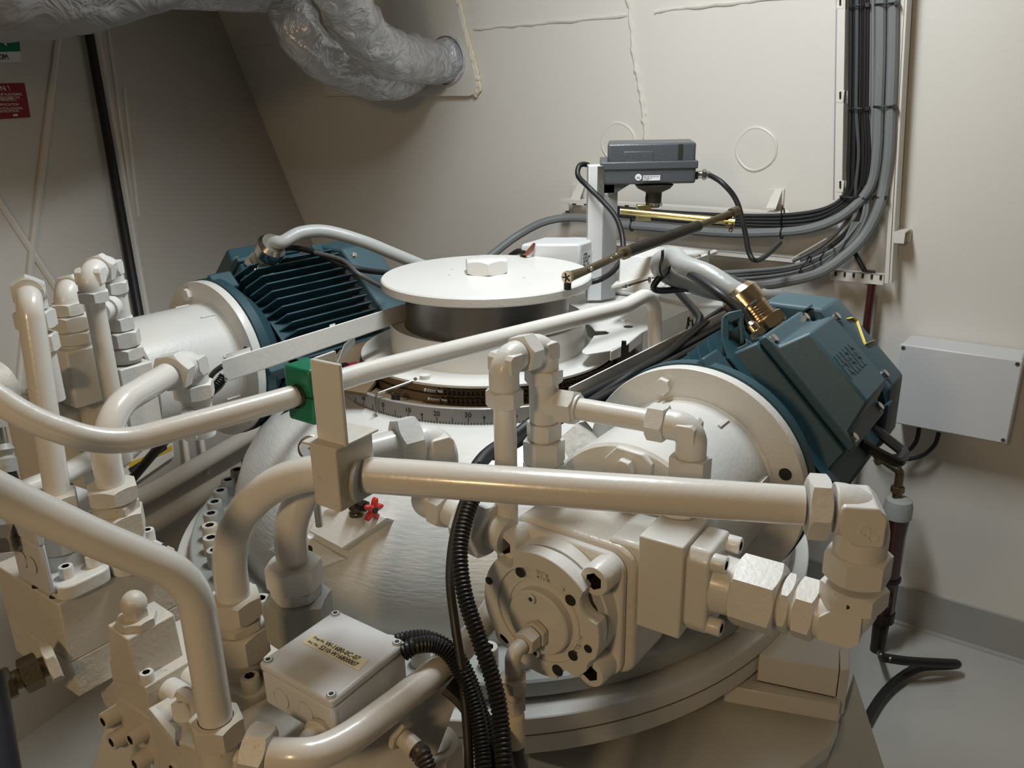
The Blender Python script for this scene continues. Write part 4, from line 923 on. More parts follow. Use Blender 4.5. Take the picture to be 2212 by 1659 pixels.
for lb, pts, r in (('black cable hanging in a loop from the strap of the bent grey cable', [P(1443, 585, 1.55), P(1420, 605, 1.55), P(1412, 622, 1.56), P(1430, 628, 1.58), P(1480, 624, 1.62), P(1530, 622, 1.7)], .0062),
                   ('black cable curving down right of the white terminal cabinet', [P(1456, 620, 1.85), P(1478, 645, 1.8), P(1500, 670, 1.75), P(1512, 690, 1.72), P(1500, 715, 1.7), P(1480, 735, 1.68)], .0085),
                   ('black cable running down beside the guard plate behind the right motor', [P(1620, 640, 1.9), P(1570, 665, 1.85), P(1530, 690, 1.75), P(1490, 722, 1.65), P(1440, 765, 1.55), P(1380, 800, 1.45), P(1320, 840, 1.4), P(1250, 885, 1.32), P(1160, 930, 1.3), P(1110, 960, 1.3), P(1060, 985, 1.3)], .0085)):
    cable(lb, pts, r, BLACKC)
# white angle bar with cable run in front of the guard
ab = thing('cable_channel', P(1400, 790, 1.5), 'long white angle channel full of black cable running beside the right motor', 'cable channel')
A0, A1 = P(1228, 872, 1.36), P(1580, 690, 1.83)
MB().boxo(A0, A1 - A0, V((0, 0, .028)), V((.004, 0, 0))).build('side', WHITE, ab)
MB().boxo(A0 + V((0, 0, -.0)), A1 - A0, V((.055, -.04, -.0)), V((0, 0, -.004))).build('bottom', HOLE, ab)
cable('black cable lying along the white angle channel', [A0 + V((.012, -.008, .008)), A0.lerp(A1, .5) + V((.016, -.012, .009)), A1 + V((.012, -.008, .008))], .0085, BLACKC)
cable('second black cable lying along the white angle channel, nearer the motor', [A0 + V((.034, -.026, .009)), A0.lerp(A1, .5) + V((.036, -.028, .010)), A1 + V((.034, -.02, .008))], .0075, BLACKC)
tie('black strap on the black cables near the upper end of the angle channel', P(1490, 707, 1.7), Z, .015, .014, .004)

# left motor
C1 = V((-.72, 1.97, 1.40))
a1, s1_, n1, t1_, q1, m1, lid1, gl1, gs1 = motor(C1, math.radians(51), -1, 1.1, ('white painted bell housing with round flange in front of the left motor', 'blue electric motor on the left with dark cooling fins', 'h-bh----'))
ecol = mat('pale_grey_cable_sheath', (.40, .41, .40), .38, bump=.3, bscale=110)
g = gl1
cable('thick grey cable arching from the left motor gland over behind the cover disc', [g - t1_ * .03, g + t1_ * .02, P(612, 522, dep(g) - .02), P(650, 503, dep(g)), P(705, 500, dep(g) + .03), P(780, 520, dep(g) + .06), P(850, 548, dep(g) + .10), P(940, 585, dep(g) + .15)], .0165, ecol)
g = gs1
cable('thin black cable from the left motor small gland lying across the fins', [g - t1_ * .02, g + t1_ * .01, P(640, 536, dep(g) - .05), P(690, 548, dep(g) - .09), P(740, 572, dep(g) - .11), P(790, 584, dep(g) - .09), P(840, 590, dep(g) - .02)], .0072, BLACKC)
cable('thin grey braided wire lying across the left motor fins below the black cable', [P(680, 545, dep(g) - .1), P(740, 562, dep(g) - .12), P(775, 592, dep(g) - .15), P(830, 622, dep(g) - .12)], .0055, GREYD)

# white rectangular channel across in front of left motor
wc = thing('cable_channel', P(680, 740, 1.8), 'white rectangular steel channel running from the left bell housing to the hub', 'cable channel')
B0, B1 = P(478, 778, 1.45), P(900, 648, 2.05)
ht = B0.z - along(B0, Z, 492, 826).z; w_ = V((.035, .05, 0))
MB().boxo(B0 - Z * ht, V((B1.x - B0.x, B1.y - B0.y, B1.z - B0.z)), Z * ht, w_).build('channel', WHITE, wc, bevel=.002)
for x, y, x2, y2 in ((515, 768, 522, 808), (724, 714, 729, 762)):
    p = along(B0, B1 - B0, x, y) ; du = (B1 - B0).normalized()
    MB().box(p - Z * ht * .45 - w_.normalized() * .003, du, Z, w_, .008, ht * .55, .0015).build('strap_bracket', WHITE, wc)
    MB().ball(p - Z * ht * .55 - w_.normalized() * .006, .0055).build('rivet_head', WHITE, wc)
MB().box(along(B0, B1 - B0, 515, 765) + Z * .004, (B1 - B0), w_, Z, .008, .02, .004).build('clip', WHITE, wc)
p = along(B0, B1 - B0, 782, 700); MB().ball(p - Z * .018 - w_.normalized() * .005, .006).cyl(p - Z * .02 - w_.normalized() * .005, p - Z * .04 - w_.normalized() * .005, .004).build('stud', WHITE, wc)
o = corr([P(484, 812, 1.47), P(470, 832, 1.47), P(452, 848, 1.48), P(438, 868, 1.5)], .0085, .004).build('corrugated_hose', BLACK); tag(o, 'short black corrugated conduit entering the left end of the white channel', 'hose')
cable('thin grey cable above the short corrugated conduit at the channel end', [P(482, 790, 1.48), P(462, 805, 1.49), P(445, 828, 1.5)], .005, GREYD)
cable('black cable running down past the yellow taped hatch on the left', [P(440, 870, 1.55), P(400, 905, 1.65), P(340, 970, 1.75), P(285, 1035, 1.8)], .010, BLACKC)
# black housing edge and red-brown plate left of the ring
o = MB().tube([P(566, 955, 1.95), P(590, 930, 1.95), P(640, 880, 1.95)], .014, 8).build('clamp_bar', DARK); tag(o, 'dark bar behind the housing shoulder left of the green clamp', 'bar')
rp = thing('limit_plate', P(740, 800, 1.6), 'oil stained brown plate with a red patch left of the white ring', 'plate')
MB().slab([PZ(x, y, zk(1.262)) for x, y in ((698, 800), (735, 755), (800, 728), (860, 760), (790, 850), (742, 842))], -Z * .008).build('plate', BROWN, rp)
MB().slab([PZ(x, y, zk(1.2635)) for x, y in ((742, 788), (770, 782), (778, 792), (745, 800))], Z * .002).build('red_patch', SRED, rp)
MB().slab([PZ(728, 786, zk(1.263)), PZ(745, 760, zk(1.263)), PZ(766, 742, zk(1.263)), PZ(766, 742, zk(1.263)) + Z * .02, PZ(745, 760, zk(1.263)) + Z * .02, PZ(728, 786, zk(1.263)) + Z * .004], V((.002, 0, 0))).build('curved_strip', FLG, rp)
MB().lathe(PZ(745, 791, zk(1.262)), Z, [(0, .009), (.006, .009), (.006, .005), (.001, .005)], 20).build('grease_point', DARK, rp)

# ------------------------------------------------------------------ right hand pump
FP_ = V((.027, .87, 1.398)); tp_ = math.radians(53); pa_ = V((math.cos(tp_), math.sin(tp_), 0)); ps = V((pa_.y, -pa_.x, 0))
pq = lambda L, x, z: FP_ + pa_ * L + ps * x + Z * z
pu = thing('hydraulic_pump', FP_ - Z * .1, 'cream painted hydraulic pump with round notched end cover in front of the right motor', 'pump')
def disc_outline(R, notches, depth=.010, w=.013, n=180):
    out = []
    for j in range(n):
        a = 2 * math.pi * j / n; r = R
        for na, dp_, wd_ in notches:
            d = abs((a - na + math.pi) % (2 * math.pi) - math.pi) * R
            if d < wd_: r = min(r, R - dp_ * math.sqrt(max(0, 1 - (d / wd_) ** 2)))
        out.append((r * math.cos(a), r * math.sin(a)))
    return out
nts = [(math.radians(28), .016, .019), (math.radians(128), .018, .014), (math.radians(-62), .012, .013), (math.radians(-28), .004, .01), (math.radians(228), .010, .014)]
do_ = disc_outline(.085, nts)
MB().prism([(x * .995, y * .995) for x, y in do_], FP_ + pa_ * .0045, ps, Z, pa_ * .016).build('end_cover', WHITE, pu, bevel=.001)
rin = [(.0635 * math.cos(2 * math.pi * j / 180), .0635 * math.sin(2 * math.pi * j / 180)) for j in range(180)]
R3 = lambda pl_, L: [pq(L, x, z) for x, z in pl_]
MB().rings([R3(rin, .005), R3(rin, .0006), R3([(x * 1.01, z * 1.01) for x, z in rin], 0), R3([(x * .99, z * .99) for x, z in do_], 0), R3(do_, .001), R3(do_, .006)], caps=False).build('rim', WHITE, pu)
MB().lathe(FP_ + pa_ * .018, pa_, [(0, .077), (.030, .080)], 64, caps=False).build('neck', WHITE, pu)
# arc lips, round centre plate
MB().lathe(pq(.005, .004, -.004), -pa_, [(0, .043), (.012, .043), (.0145, .041), (.0145, .001)], 72).build('centre_plate', WHITE, pu)
MB().lathe(pq(.005, .003, -.002), -pa_, [(0, .0545), (.003, .0535), (.003, .0495), (0, .0485)], 72, caps=False).build('inner_lip', WHITE, pu)
for x, z, r in ((-.027, .0515, .0052), (.046, .040, .0056), (.050, -.036, .0052), (-.076, .022, .0042), (.071, -.017, .0042), (.028, -.067, .0062)):
    MB().lathe(pq(-.0008, x, z), -pa_, [(.0, r * 1.3), (.0006, r * 1.2), (.0008, r)], 20, caps=False).lathe(pq(-.0015, x, z), -pa_, [(0, r), (.0004, r)], 20).build('threaded_hole', HOLE, pu)
for x, z in ((-.002, .030), (.004, -.044)):
    MB().lathe(pq(-.0125, x, z), -pa_, [(0, .0062), (.0022, .0062), (.0022, .0035), (.0005, .0035)], 20).build('set_screw', WHITE, pu); MB().lathe(pq(-.0132, x, z), -pa_, [(0, .0028), (.0006, .0028)], 6).build('socket', HOLE, pu)
text('HR', pq(.0045, -.004, .0535), ps, Z, .0125, WHITE, pu, depth=.005, bold=.0006)
text('8', pq(.0045, .031, .047), ps, Z, .0085, WHITE, pu, depth=.004, bold=.0005)
text('ALSC', pq(.0045, .0605, -.030), (Z * 1.0 + ps * .15), (-ps + Z * .15), .010, WHITE, pu, depth=.004, bold=.0005)
# square housing behind with four big socket bolts on its corners
hs_ = MB(); po = []
for cx, cz, a0 in ((.062, .062, 0), (-.062, .062, 90), (-.062, -.062, 180), (.062, -.062, 270)):
    for k in range(7): a = math.radians(a0 + 15 * k); po.append((cx + .024 * math.cos(a), cz + .024 * math.sin(a)))
hs_.prism(po, pq(.048, .002, -.002), ps, Z, pa_ * .012); hs_.build('cover_flange', WHITE, pu, bevel=.003)
po2 = [((x * 1.13 if x > 0 else x), (z * 1.08 if z > 0 else z)) for x, z in po]
MB().prism(po2, pq(.060, .002, -.002), ps, Z, pa_ * .085).build('pump_housing', ROUGHP, pu, bevel=.006, seg=3)
MB().lathe(pq(.03, 0, 0), pa_, [(0, .081), (.020, .083)], 64).build('shoulder', WHITE, pu)
for x, z in ((-.064, .067), (.067, .064), (.064, -.066), (-.064, -.066)):
    fast('s', pq(.045, x, z), -pa_, .039, WHITE, pu, ln=1.1)
MB().prism([(-.07, -.085), (.085, -.085), (.085, .08), (.05, .1), (-.05, .1), (-.07, .08)], pq(.146, .0, .0), ps, Z, pa_ * .035).build('port_plate', WHITE, pu, bevel=.004)
MB().lathe(pq(.18, 0, .02), pa_, [(0, .07), (.06, .085)], 48).build('pump_flange', WHITE, pu)
# drain elbow on the centre plate
de = thing('drain_fitting', pq(-.02, .004, -.02), 'small cream drain elbow and hose fitting hanging from the pump centre plate', 'pipe fitting')
d0 = pq(-.010, .006, -.014)
x1_ = d0 - pa_ * .040
MB().hexn(d0 - pa_ * .006, pa_, .030, .010).cyl(d0, x1_, .008).build('union_body', DIRTY, de, ang=22)
nut(d0 - pa_ * .022, pa_, .026, .018, DIRTY, de)
ec = P(1103, 1388, dep(x1_) - .005)
ec = x1_ - pa_ * .012
elbow(ec, pa_, -Z, .0095, .018, .030, DIRTY, de, pad=False)
nut(ec - Z * .040, Z, .030, .016, DIRTY, de); MB().lathe(ec - Z * .03, -Z, [(0, .009), (.05, .010), (.055, .008), (.066, .008)], 24).build('hose_stem', DIRTY, de)
nut(ec - Z * .068, Z, .028, .016, DIRTY, de)
MB().lathe(ec - Z * .085, -Z, [(0, .008), (.003, .013), (.045, .0135), (.047, .010)], 28).build('ferrule', YG, de)
e_ = ec - Z * .125
cable('thick black hose dropping from the pump drain ferrule out of the picture', [e_, e_ - Z * .03, e_ + V((.008, .01, -.07)), e_ + V((.03, .03, -.16)), e_ + V((.05, .08, -.30))], .0125, BLACK, name='hose', cat='hose')

# port block, flange, large fittings to the right of the pump
RA = P(1730, 1092, .87); zA = RA.z; LAa = PZ(755, 1023, zA); dA = (RA - LAa).normalized()
def onA(x): return along(LAa, dA, x, 1023 + (x - 755) * .0708)
Uc = along(LAa, dA, 1868, 1108)
Lc = along(Uc, -Z, 1832, 1342)
lz = Lc.z
q0 = PZ(1500, 1243, lz); dl = (q0 - Lc).normalized()
def onL(x): return along(Lc, dl, x, 1342 + (x - 1832) * .298)
pb = thing('port_block', onL(1460) - Z * .06, 'cream port block between the pump and the bolted flange', 'valve block')
nb = V((-dl.y, dl.x, 0));  nb = nb if nb.y > 0 else -nb
bo = onL(1503) 
MB().boxo(bo - nb * .045 - Z * .062, dl * .055, nb * .09, Z * .122).build('block', WHITE, pb, bevel=.002)
MB().boxo(bo - nb * .035 - Z * .06 + dl * .05, dl * .05, nb * .08, Z * .10).build('pump_side', WHITE, pb, bevel=.006)
fl2 = thing('flange_fitting', onL(1560) - Z * .05, 'cream four bolt flange with large hexagon union on the pump port block', 'pipe fitting')
pf_ = [(-.030, -.055), (.030, -.055), (.040, -.042), (.040, .042), (.030, .055), (-.030, .055), (-.040, .042), (-.040, -.042)]
MB().prism([(x * .95, z) for x, z in pf_], onL(1503), nb, Z, -dl * .028).build('flange', WHITE, fl2, bevel=.004, seg=3)
for x, z in ((-.024, .040), (.026, .040), (-.024, -.043), (.026, -.043)):
    fast('s', onL(1503) - dl * .028 + nb * x + Z * z, -dl, .021, WHITE, fl2, ln=1.1)
fs = onL(1503) - dl * .026
MB().lathe(fs, -dl, [(0, .036), (.012, .034), (.030, .033)], 40).build('collar', WHITE, fl2)
L1_ = onL(1592); L2_ = onL(1688)
nut((L1_ + L2_) / 2, dl, .075, (L2_ - L1_).length, WHITE, fl2, rot=.25, name='large_hexagon')
nut((onL(1692) + onL(1716)) / 2, dl, .061, (onL(1692) - onL(1716)).length, WHITE, fl2, rot=.25, name='lock_ring')
MB().cyl(onL(1680), onL(1790), .026).build('connector_body', WHITE, fl2)
pA_ = thing('hydraulic_pipe', onA(1200) - Z * .021, 'thick cream pipe crossing the front from the square clamp to the big right elbow', 'pipe')
lpl = WN
# vertical drop at left end, lies in the vertical plane of the pipe
side = dA.cross(Z)
bot = PP(507, 1303, LAa, side); bot2 = bot
cor = V((bot.x, bot.y, zA))
aa = along(LAa, dA, 690, 1018)
MB().tube(fillet([bot, cor, onA(1735)], .155, 18), .021, 32).build('tube', PIPEM, pA_)
nut(onA(1766), dA, .060, (onA(1748) - onA(1797)).length, WHITE, pA_, rot=.52)
le_ = (Uc - onA(1800)).length
elU = elbow(Uc, -dA, -Z, .027, le_, (Uc.z - along(Uc, -Z, 1860, 1196).z), WHITE, pA_, rb=1.0, pk=.95)
txo = Uc - nb * .029 + dA * -.002 - Z * .010
text('CO', txo + dA * .0, (dA * .8 - Z * .6), (Z * .8 + dA * .6), .015, WHITE, elU, depth=.002, bold=.0006)
zn1a, zn1b = along(Uc, -Z, 1860, 1192).z, along(Uc, -Z, 1857, 1248).z
nut(V((Uc.x, Uc.y, (zn1a + zn1b) / 2)), Z, .060, zn1a - zn1b, WHITE, pA_, rot=.35)
zn2a, zn2b = along(Uc, -Z, 1856, 1262).z, along(Uc, -Z, 1853, 1304).z
pl2 = thing('elbow_fitting', Lc - Z * .03, 'cream lower elbow with two nuts joining the big right elbow to the pump flange', 'pipe fitting')
nut(V((Uc.x, Uc.y, (zn2a + zn2b) / 2)), Z, .060, zn2a - zn2b, WHITE, pl2, rot=.15)
MB().lathe(V((Uc.x, Uc.y, (zn2a + zn2b) / 2)) - nb * .030 , -nb, [(0, .0025), (.0008, .0025)], 12).build('vent_hole', HOLE, pl2)
elbow(Lc, dl, Z, .027, .045, zn2b - Lc.z + .003, WHITE, pl2, rb=1.0, pk=.9)
nut((onL(1722) + onL(1768)) / 2, dl, .062, (onL(1722) - onL(1768)).length, WHITE, pl2, rot=.25)
# bottom of the left drop: hex nuts on the valve block
def stack(par, c, items, m=None):
    """vertical stack below c: (kind, size, height)"""
    z = c.z
    for it in items:
        k, s_, h = it[:3]; mm = it[4] if len(it) > 4 else (m or WHITE); rot = it[3] if len(it) > 3 else .3
        if k == 'n': nut(V((c.x, c.y, z - h / 2)), Z, s_, h, mm, par, rot)
        elif k == 'c': MB().cyl(V((c.x, c.y, z)), V((c.x, c.y, z - h)), s_ / 2).build('collar', mm, par)
        z -= h
    return V((c.x, c.y, z))
bb_ = stack(pA_, bot + Z * .012, [('n', .060, .030, .45, DIRTY), ('c', .052, .005, 0, DIRTY), ('n', .056, .012, .2, DIRTY)])
f1 = thing('flange_fitting', bb_ - Z * .07, 'dusty hexagon flange fitting under the left drop of the thick front pipe', 'pipe fitting')
b2_ = stack(f1, bb_, [('n', .066, .040, .5), ('c', .052, .028)], DIRTY)
def sae(par, c, du, dv, lx, ly, h, m, bolts=True, bs=.024):
    po = []
    for cx, cy, a0 in ((lx - .018, ly - .018, 0), (-lx + .018, ly - .018, 90), (-lx + .018, -ly + .018, 180), (lx - .018, -ly + .018, 270)):
        for k in range(5): a = math.radians(a0 + 22.5 * k); po.append((cx + .018 * math.cos(a), cy + .018 * math.sin(a)))
    MB().prism(po, c - Z * h, du, dv, Z * h).build('flange', m, par, bevel=.003, seg=3)
    if bolts:
        for x, y in ((lx - .018, ly - .018), (-lx + .018, ly - .018), (lx - .018, -ly + .018), (-lx + .018, -ly + .018)): fast('s', c + du * x + dv * y, Z, bs, m, par, ln=1.15)
sae(f1, b2_, a2, s2_, .034, .052, .024, DIRTY)
base1 = b2_ - Z * .024
# second pipe behind, into a big dark hex
pD = thing('hydraulic_pipe', P(635, 1200, 1.04), 'thick cream pipe rising behind the square clamp and out to the right elbow', 'pipe')
bD = P(634, 1222, 1.06); 
eR = PZ(940, 938, 1.60); eR = P(940, 942, 1.12)
cD = V((bD.x, bD.y, eR.z - .004)); clD = along(eR, (eR - P(800, 968, 1.02)), 860, 962)
MB().tube(fillet([bD, cD, P(870, 958, 1.085)], .10, 14), .0205, 28).build('tube', PIPEM, pD)
dD = (P(870, 958, 1.085) - cD).normalized()
nut(P(880, 953, 1.088), dD, .060, .030, WHITE, pD, rot=.2)
ecn = P(948, 948, 1.11)
elbow(ecn, -dD, -Z, .025, .050, .045, WHITE, pD, rb=1.0); nut(ecn - Z * .058, Z, .058, .026, WHITE, pD)
f2 = thing('flange_fitting', bD - Z * .1, 'large grey hexagon fitting under the second rising pipe', 'pipe fitting')
b3 = stack(pD, bD + Z * .006, [('n', .062, .034, .9), ('n', .056, .016, .7)], WHITE)
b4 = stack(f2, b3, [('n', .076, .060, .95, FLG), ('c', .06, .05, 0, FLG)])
# continuing fitting below the elbow, behind the thick pipe
ff = thing('flange_fitting', ecn - Z * .15, 'cream union fittings under the thick front pipe behind the black corrugated hose', 'pipe fitting')
c_ = P(985, 1110, 1.10); dF = V((.75, -.2, -.35)).normalized()
c_ = P(930, 1078, 1.12); e1_ = P(1075, 1150, 1.06); dF = (e1_ - c_).normalized()
MB().cyl(c_, c_ + dF * .13, .022).build('body', WHITE, ff); MB().ball(c_, .026).build('end', WHITE, ff)
nut(c_ + dF * .025, dF, .052, .022, WHITE, ff); nut(c_ + dF * .085, dF, .070, .045, WHITE, ff, rot=.4)

# ------------------------------------------------------------------ support post with clamps
cp = thing('pipe_clamp', P(716, 1090, .94), 'cream square tube clamp and upright plate holding the thick front pipe', 'pipe clamp')
ctr = along(LAa, dA, 712, 1020)
hw = .030
dd_ = (dA); oo = ctr - dd_ * .012 - nb * .030
cfp = ctr - nb * .030; cA, cB = PP(674, 1030, cfp, nb), PP(729, 1030, cfp, nb); czt, czb = PP(700, 966, cfp, nb).z, PP(700, 1096, cfp, nb).z
MB().boxo(V((cA.x, cA.y, czb)), V((cB.x - cA.x, cB.y - cA.y, 0)), nb * .060, Z * (czt - czb)).build('clamp_body', DIRTY, cp, bevel=.002)
MB().boxo(V((cA.x, cA.y, czt)) - dd_ * .005 - nb * .004, V((cB.x - cA.x, cB.y - cA.y, 0)) + dd_ * .010, nb * .068, Z * .003).build('cap_plate', DIRTY, cp, bevel=.001)
MB().lathe(V((cB.x, cB.y, ctr.z)) + nb * .030, dd_, [(0, .025), (.004, .024), (.004, .02)], 32).build('bush', FLG, cp)
ztop = PP(705, 785, ctr, nb).z
pl_o = ctr - dd_ * .022 - nb * .012 + Z * .049
x0_ = PP(678, 880, pl_o, nb); x1_ = PP(739, 880, pl_o, nb); ztop = PP(705, 783, pl_o, nb).z
MB().boxo(V((x0_.x, x0_.y, pl_o.z)), V((x1_.x - x0_.x, x1_.y - x0_.y, 0)), nb * .006, Z * (ztop - pl_o.z)).build('upright_plate', WHITE, cp, bevel=.002)
MB().boxo(V((x0_.x, x0_.y, pl_o.z)) + nb * .006, nb * .03, dd_ * .004, Z * (ztop - pl_o.z)).build('upright_leg', WHITE, cp, bevel=.001)
gc = thing('pipe_clamp', P(665, 850, 1.03), 'green plastic clamp block round the long slanting pipe', 'pipe clamp')
# long slanting pipe from left edge, through the green clamp, over the cover and down
pE = thing('hydraulic_pipe', P(400, 930, .95), 'long cream pipe sagging in from the left edge and rising over the white cover disc', 'pipe')
ptsE = [P(-240, 700, .80), P(60, 905, .845), P(235, 965, .89), P(648, 853, 1.03), P(765, 810, 1.10), P(1345, 664, 1.53), P(1413, 628, 1.60), P(1416, 760, 1.62)]
MB().tube(fillet(ptsE, [.14, .22, 0.5, 0.5, .18, .035], 12), .0140, 28).build('tube', PIPEM, pE)
dE = (ptsE[4] - ptsE[3]).normalized(); 
up_ = dE.cross(V((0, 0, 1))).normalized(); uE = up_.cross(dE)
ce = along(ptsE[3], dE, 672, 845)
MB().box(ce, dE, up_, uE, .020, .024, .036).build('clamp_half', GREEN, gc, bevel=.004)
MB().box(ce + up_ * .0, dE, up_, uE, .021, .0245, .0008).build('parting_line', HOLE, gc)
MB().lathe(ce - dE * .0195, -dE, [(0, .0148), (.008, .0146)], 28, caps=False).build('grease_line', OLIVE, gc)
# pressure gauge peeking out behind clamp
ga = thing('pressure_gauge', P(668, 968, 1.3), 'small round pressure gauge half hidden behind the square clamp', 'gauge')
gc_ = P(672, 968, 1.28); gn = (CAM - gc_).normalized()
MB().lathe(gc_, gn, [(-.02, .019), (.004, .020), (.006, .017)], 36, caps=True).build('case', STEEL, ga); MB().lathe(gc_ + gn * .0062, gn, [(0, .0165), (.0005, .0165)], 32).build('dial', LABELW, ga)
MB().box(gc_ + gn * .0075, RT, UP, gn, .010, .0006, .0004).build('needle', INK, ga)
cable('thin bent tube behind the gauge', [gc_ - gn * .02, gc_ - gn * .05 - Z * .04, gc_ - gn * .06 - Z * .14], .006, STEEL, name='gauge_tube', cat='pipe')

# ------------------------------------------------------------------ vertical pipe, tee stack and horizontal branch in front of the right motor
zc = P(1088, 778, 1.0)
pF = thing('hydraulic_pipe', P(1087, 1200, .99), 'slim vertical cream pipe with a double elbow on top in front of the hub', 'pipe')
bF = along(zc, -Z, 1092, 1330)
MB().cyl(zc - Z * .05, bF, .0142).build('tube', PIPEM, pF)
zn = lambda y: along(zc, -Z, 1088, y).z
nut(V((zc.x, zc.y, (zn(840) + zn(876)) / 2)), Z, .040, zn(840) - zn(876), WHITE, pF, rot=.5)
c2 = P(1174, 756, 1.055); dG = (c2 - zc); dG.z = 0; dG.normalize()
elbow(zc, -Z, dG, .0185, zc.z - zn(842), .026, WHITE, pF, rb=1.05)
gz = V((c2.x, c2.y, zc.z)); LG = (gz - zc).length
nut(zc + dG * (LG * .52), dG, .043, .022, WHITE, pF, rot=.25)
elbow(gz, -dG, -Z, .0195, LG * .4, .035, WHITE, pF, rb=1.05)
tg = thing('tee_fitting', gz - Z * .2, 'cream tee fitting stack standing right of the slim vertical pipe', 'pipe fitting')
zg2 = lambda y: along(gz, -Z, 1174, y).z
def seg(y0, y1, kind, s_, par, rot=.4, m=WHITE):
    za, zb = zg2(y0), zg2(y1)
    if kind == 'n': nut(V((gz.x, gz.y, (za + zb) / 2)), Z, s_, za - zb, m, par, rot)
    else: MB().cyl(V((gz.x, gz.y, za)), V((gz.x, gz.y, zb)), s_ / 2).build('body', m, par)
seg(795, 825, 'n', .043, tg); seg(820, 908, 'c', .038, tg); seg(905, 912, 'c', .034, tg); seg(910, 945, 'n', .041, tg, .2); seg(945, 951, 'c', .036, tg); seg(948, 998, 'n', .048, tg, .6); seg(998, 1040, 'n', .05, tg, .3)
hy = V((gz.x, gz.y, zg2(870)))
pH = thing('hydraulic_pipe', P(1330, 905, 1.0), 'slim cream branch pipe from the tee to the small elbow above the bell housing', 'pipe')
eH = P(1490, 930, .99); dH = (eH - hy); dH.z = 0; dH.normalize(); eH = hy + dH * (eH - hy).dot(dH)
eH = along(hy, dH, 1494, 932)
MB().cyl(hy, hy + dH * .05, .018).build('branch', WHITE, tg)
oH = lambda x: along(hy, dH, x, 875 + (x - 1200) * .19)
nut((oH(1204) + oH(1248)) / 2, dH, .041, (oH(1204) - oH(1248)).length * .85, WHITE, pH, rot=.15)
MB().cyl(oH(1235), oH(1420), .0142).build('tube', PIPEM, pH)
nut((oH(1398) + oH(1444)) / 2, dH, .041, (oH(1398) - oH(1444)).length * .85, WHITE, pH, rot=.5)
zH = along(eH, -Z, 1494, 985).z
elbow(eH, -dH, -Z, .0185, (eH - oH(1440)).length, eH.z - zH, WHITE, pH, rb=1.05)
zH2 = along(eH, -Z, 1494, 1035).z
nut(V((eH.x, eH.y, (zH + zH2) / 2)), Z, .044, zH - zH2, WHITE, pH, rot=.4)
MB().cyl(V((eH.x, eH.y, zH2)), V((eH.x, eH.y, bo.z + .055)), .02).build('connector_body', WHITE, pH)
nut(V((eH.x - .01, eH.y, bo.z + .075)), Z, .054, .028, WHITE, pH, rot=.2)
# plate with bolt on the end face of the right bell housing
ep = thing('cover_plate', C2 - a2 * .23 + Z * .09, 'small cream bolted plate on the end face of the right bell housing', 'plate')
ec_ = along(C2 - a2 * .217, Z, 1362, 1003); ec_ = PP(1362, 1003, C2 - a2 * .217, a2)
MB().prism([(-.03, -.03), (.03, -.03), (.034, .01), (.022, .022), (-.016, .024), (-.034, .004)], ec_, s2_, Z, -a2 * .010).build('plate', WHITE, ep, bevel=.002)
fast('h', ec_ - a2 * .010, -a2, .027, WHITE, ep, rot=.4)
# pump support under the bell housing
sp = thing('support_bracket', C2 - a2 * .12 - Z * .3, 'cream bracket under the right bell housing standing on the base ring', 'bracket')
pzz = zk(.7435)
MB().boxo(C2 + a2 * .27 + s2_ * -.10 - Z * .14, a2 * .03, s2_ * .10, -Z * (C2.z - .14 - pzz)).build('rear_web', WHITE, sp, bevel=.002)
sp1 = thing('support_bracket', C1 - Z * .3, 'cream bracket under the left bell housing', 'bracket')
MB().boxo(C1 + a1 * .30 - s1_ * .02 - Z * .13, a1 * .03, s1_ * .1, -Z * (C1.z - .13 - FZ)).build('web', WHITE, sp1, bevel=.002)
# small grey textured box between (behind tee)
o = MB().slab([P(1245, 915, 1.3), P(1290, 968, 1.28), P(1240, 1010, 1.27), P(1205, 950, 1.3)], V((.02, .06, -.02))).build('junction_plate', ROUGHP); tag(o, 'rough white plate edge showing between the tee stack and the bell housing', 'plate')
# hoses and conduits in front of the housing
o = corr([P(1040, 1030, 1.04), P(1022, 1075, 1.02), P(1003, 1130, 1.0), P(993, 1200, .98), P(1005, 1290, .96), P(1035, 1380, .94), P(1065, 1470, .93), P(1082, 1560, .92), P(1090, 1690, .9), P(1090, 1950, .9)], .0090, .0050, 16, .12).build('corrugated_hose', BLACK); tag(o, 'thick glossy black corrugated hose hanging behind the front pipe down to the bottom', 'hose')
cable('thin brown black cable hanging left of the thick corrugated hose', [P(1040, 1000, 1.04), P(1003, 1080, 1.03), P(980, 1160, 1.02), P(972, 1250, 1.0), P(983, 1350, .98), P(998, 1450, .97), P(1008, 1560, .96), P(1014, 1690, .95), P(1016, 1950, .95)], .0055, mat('brown_black_sheath', (.028, .027, .025), .45))
cable('black cable going up behind the slim vertical pipe', [P(1010, 1045, 1.06), P(1050, 985, 1.12), P(1110, 945, 1.18), P(1160, 905, 1.22), P(1200, 880, 1.26)], .010, BLACKC)
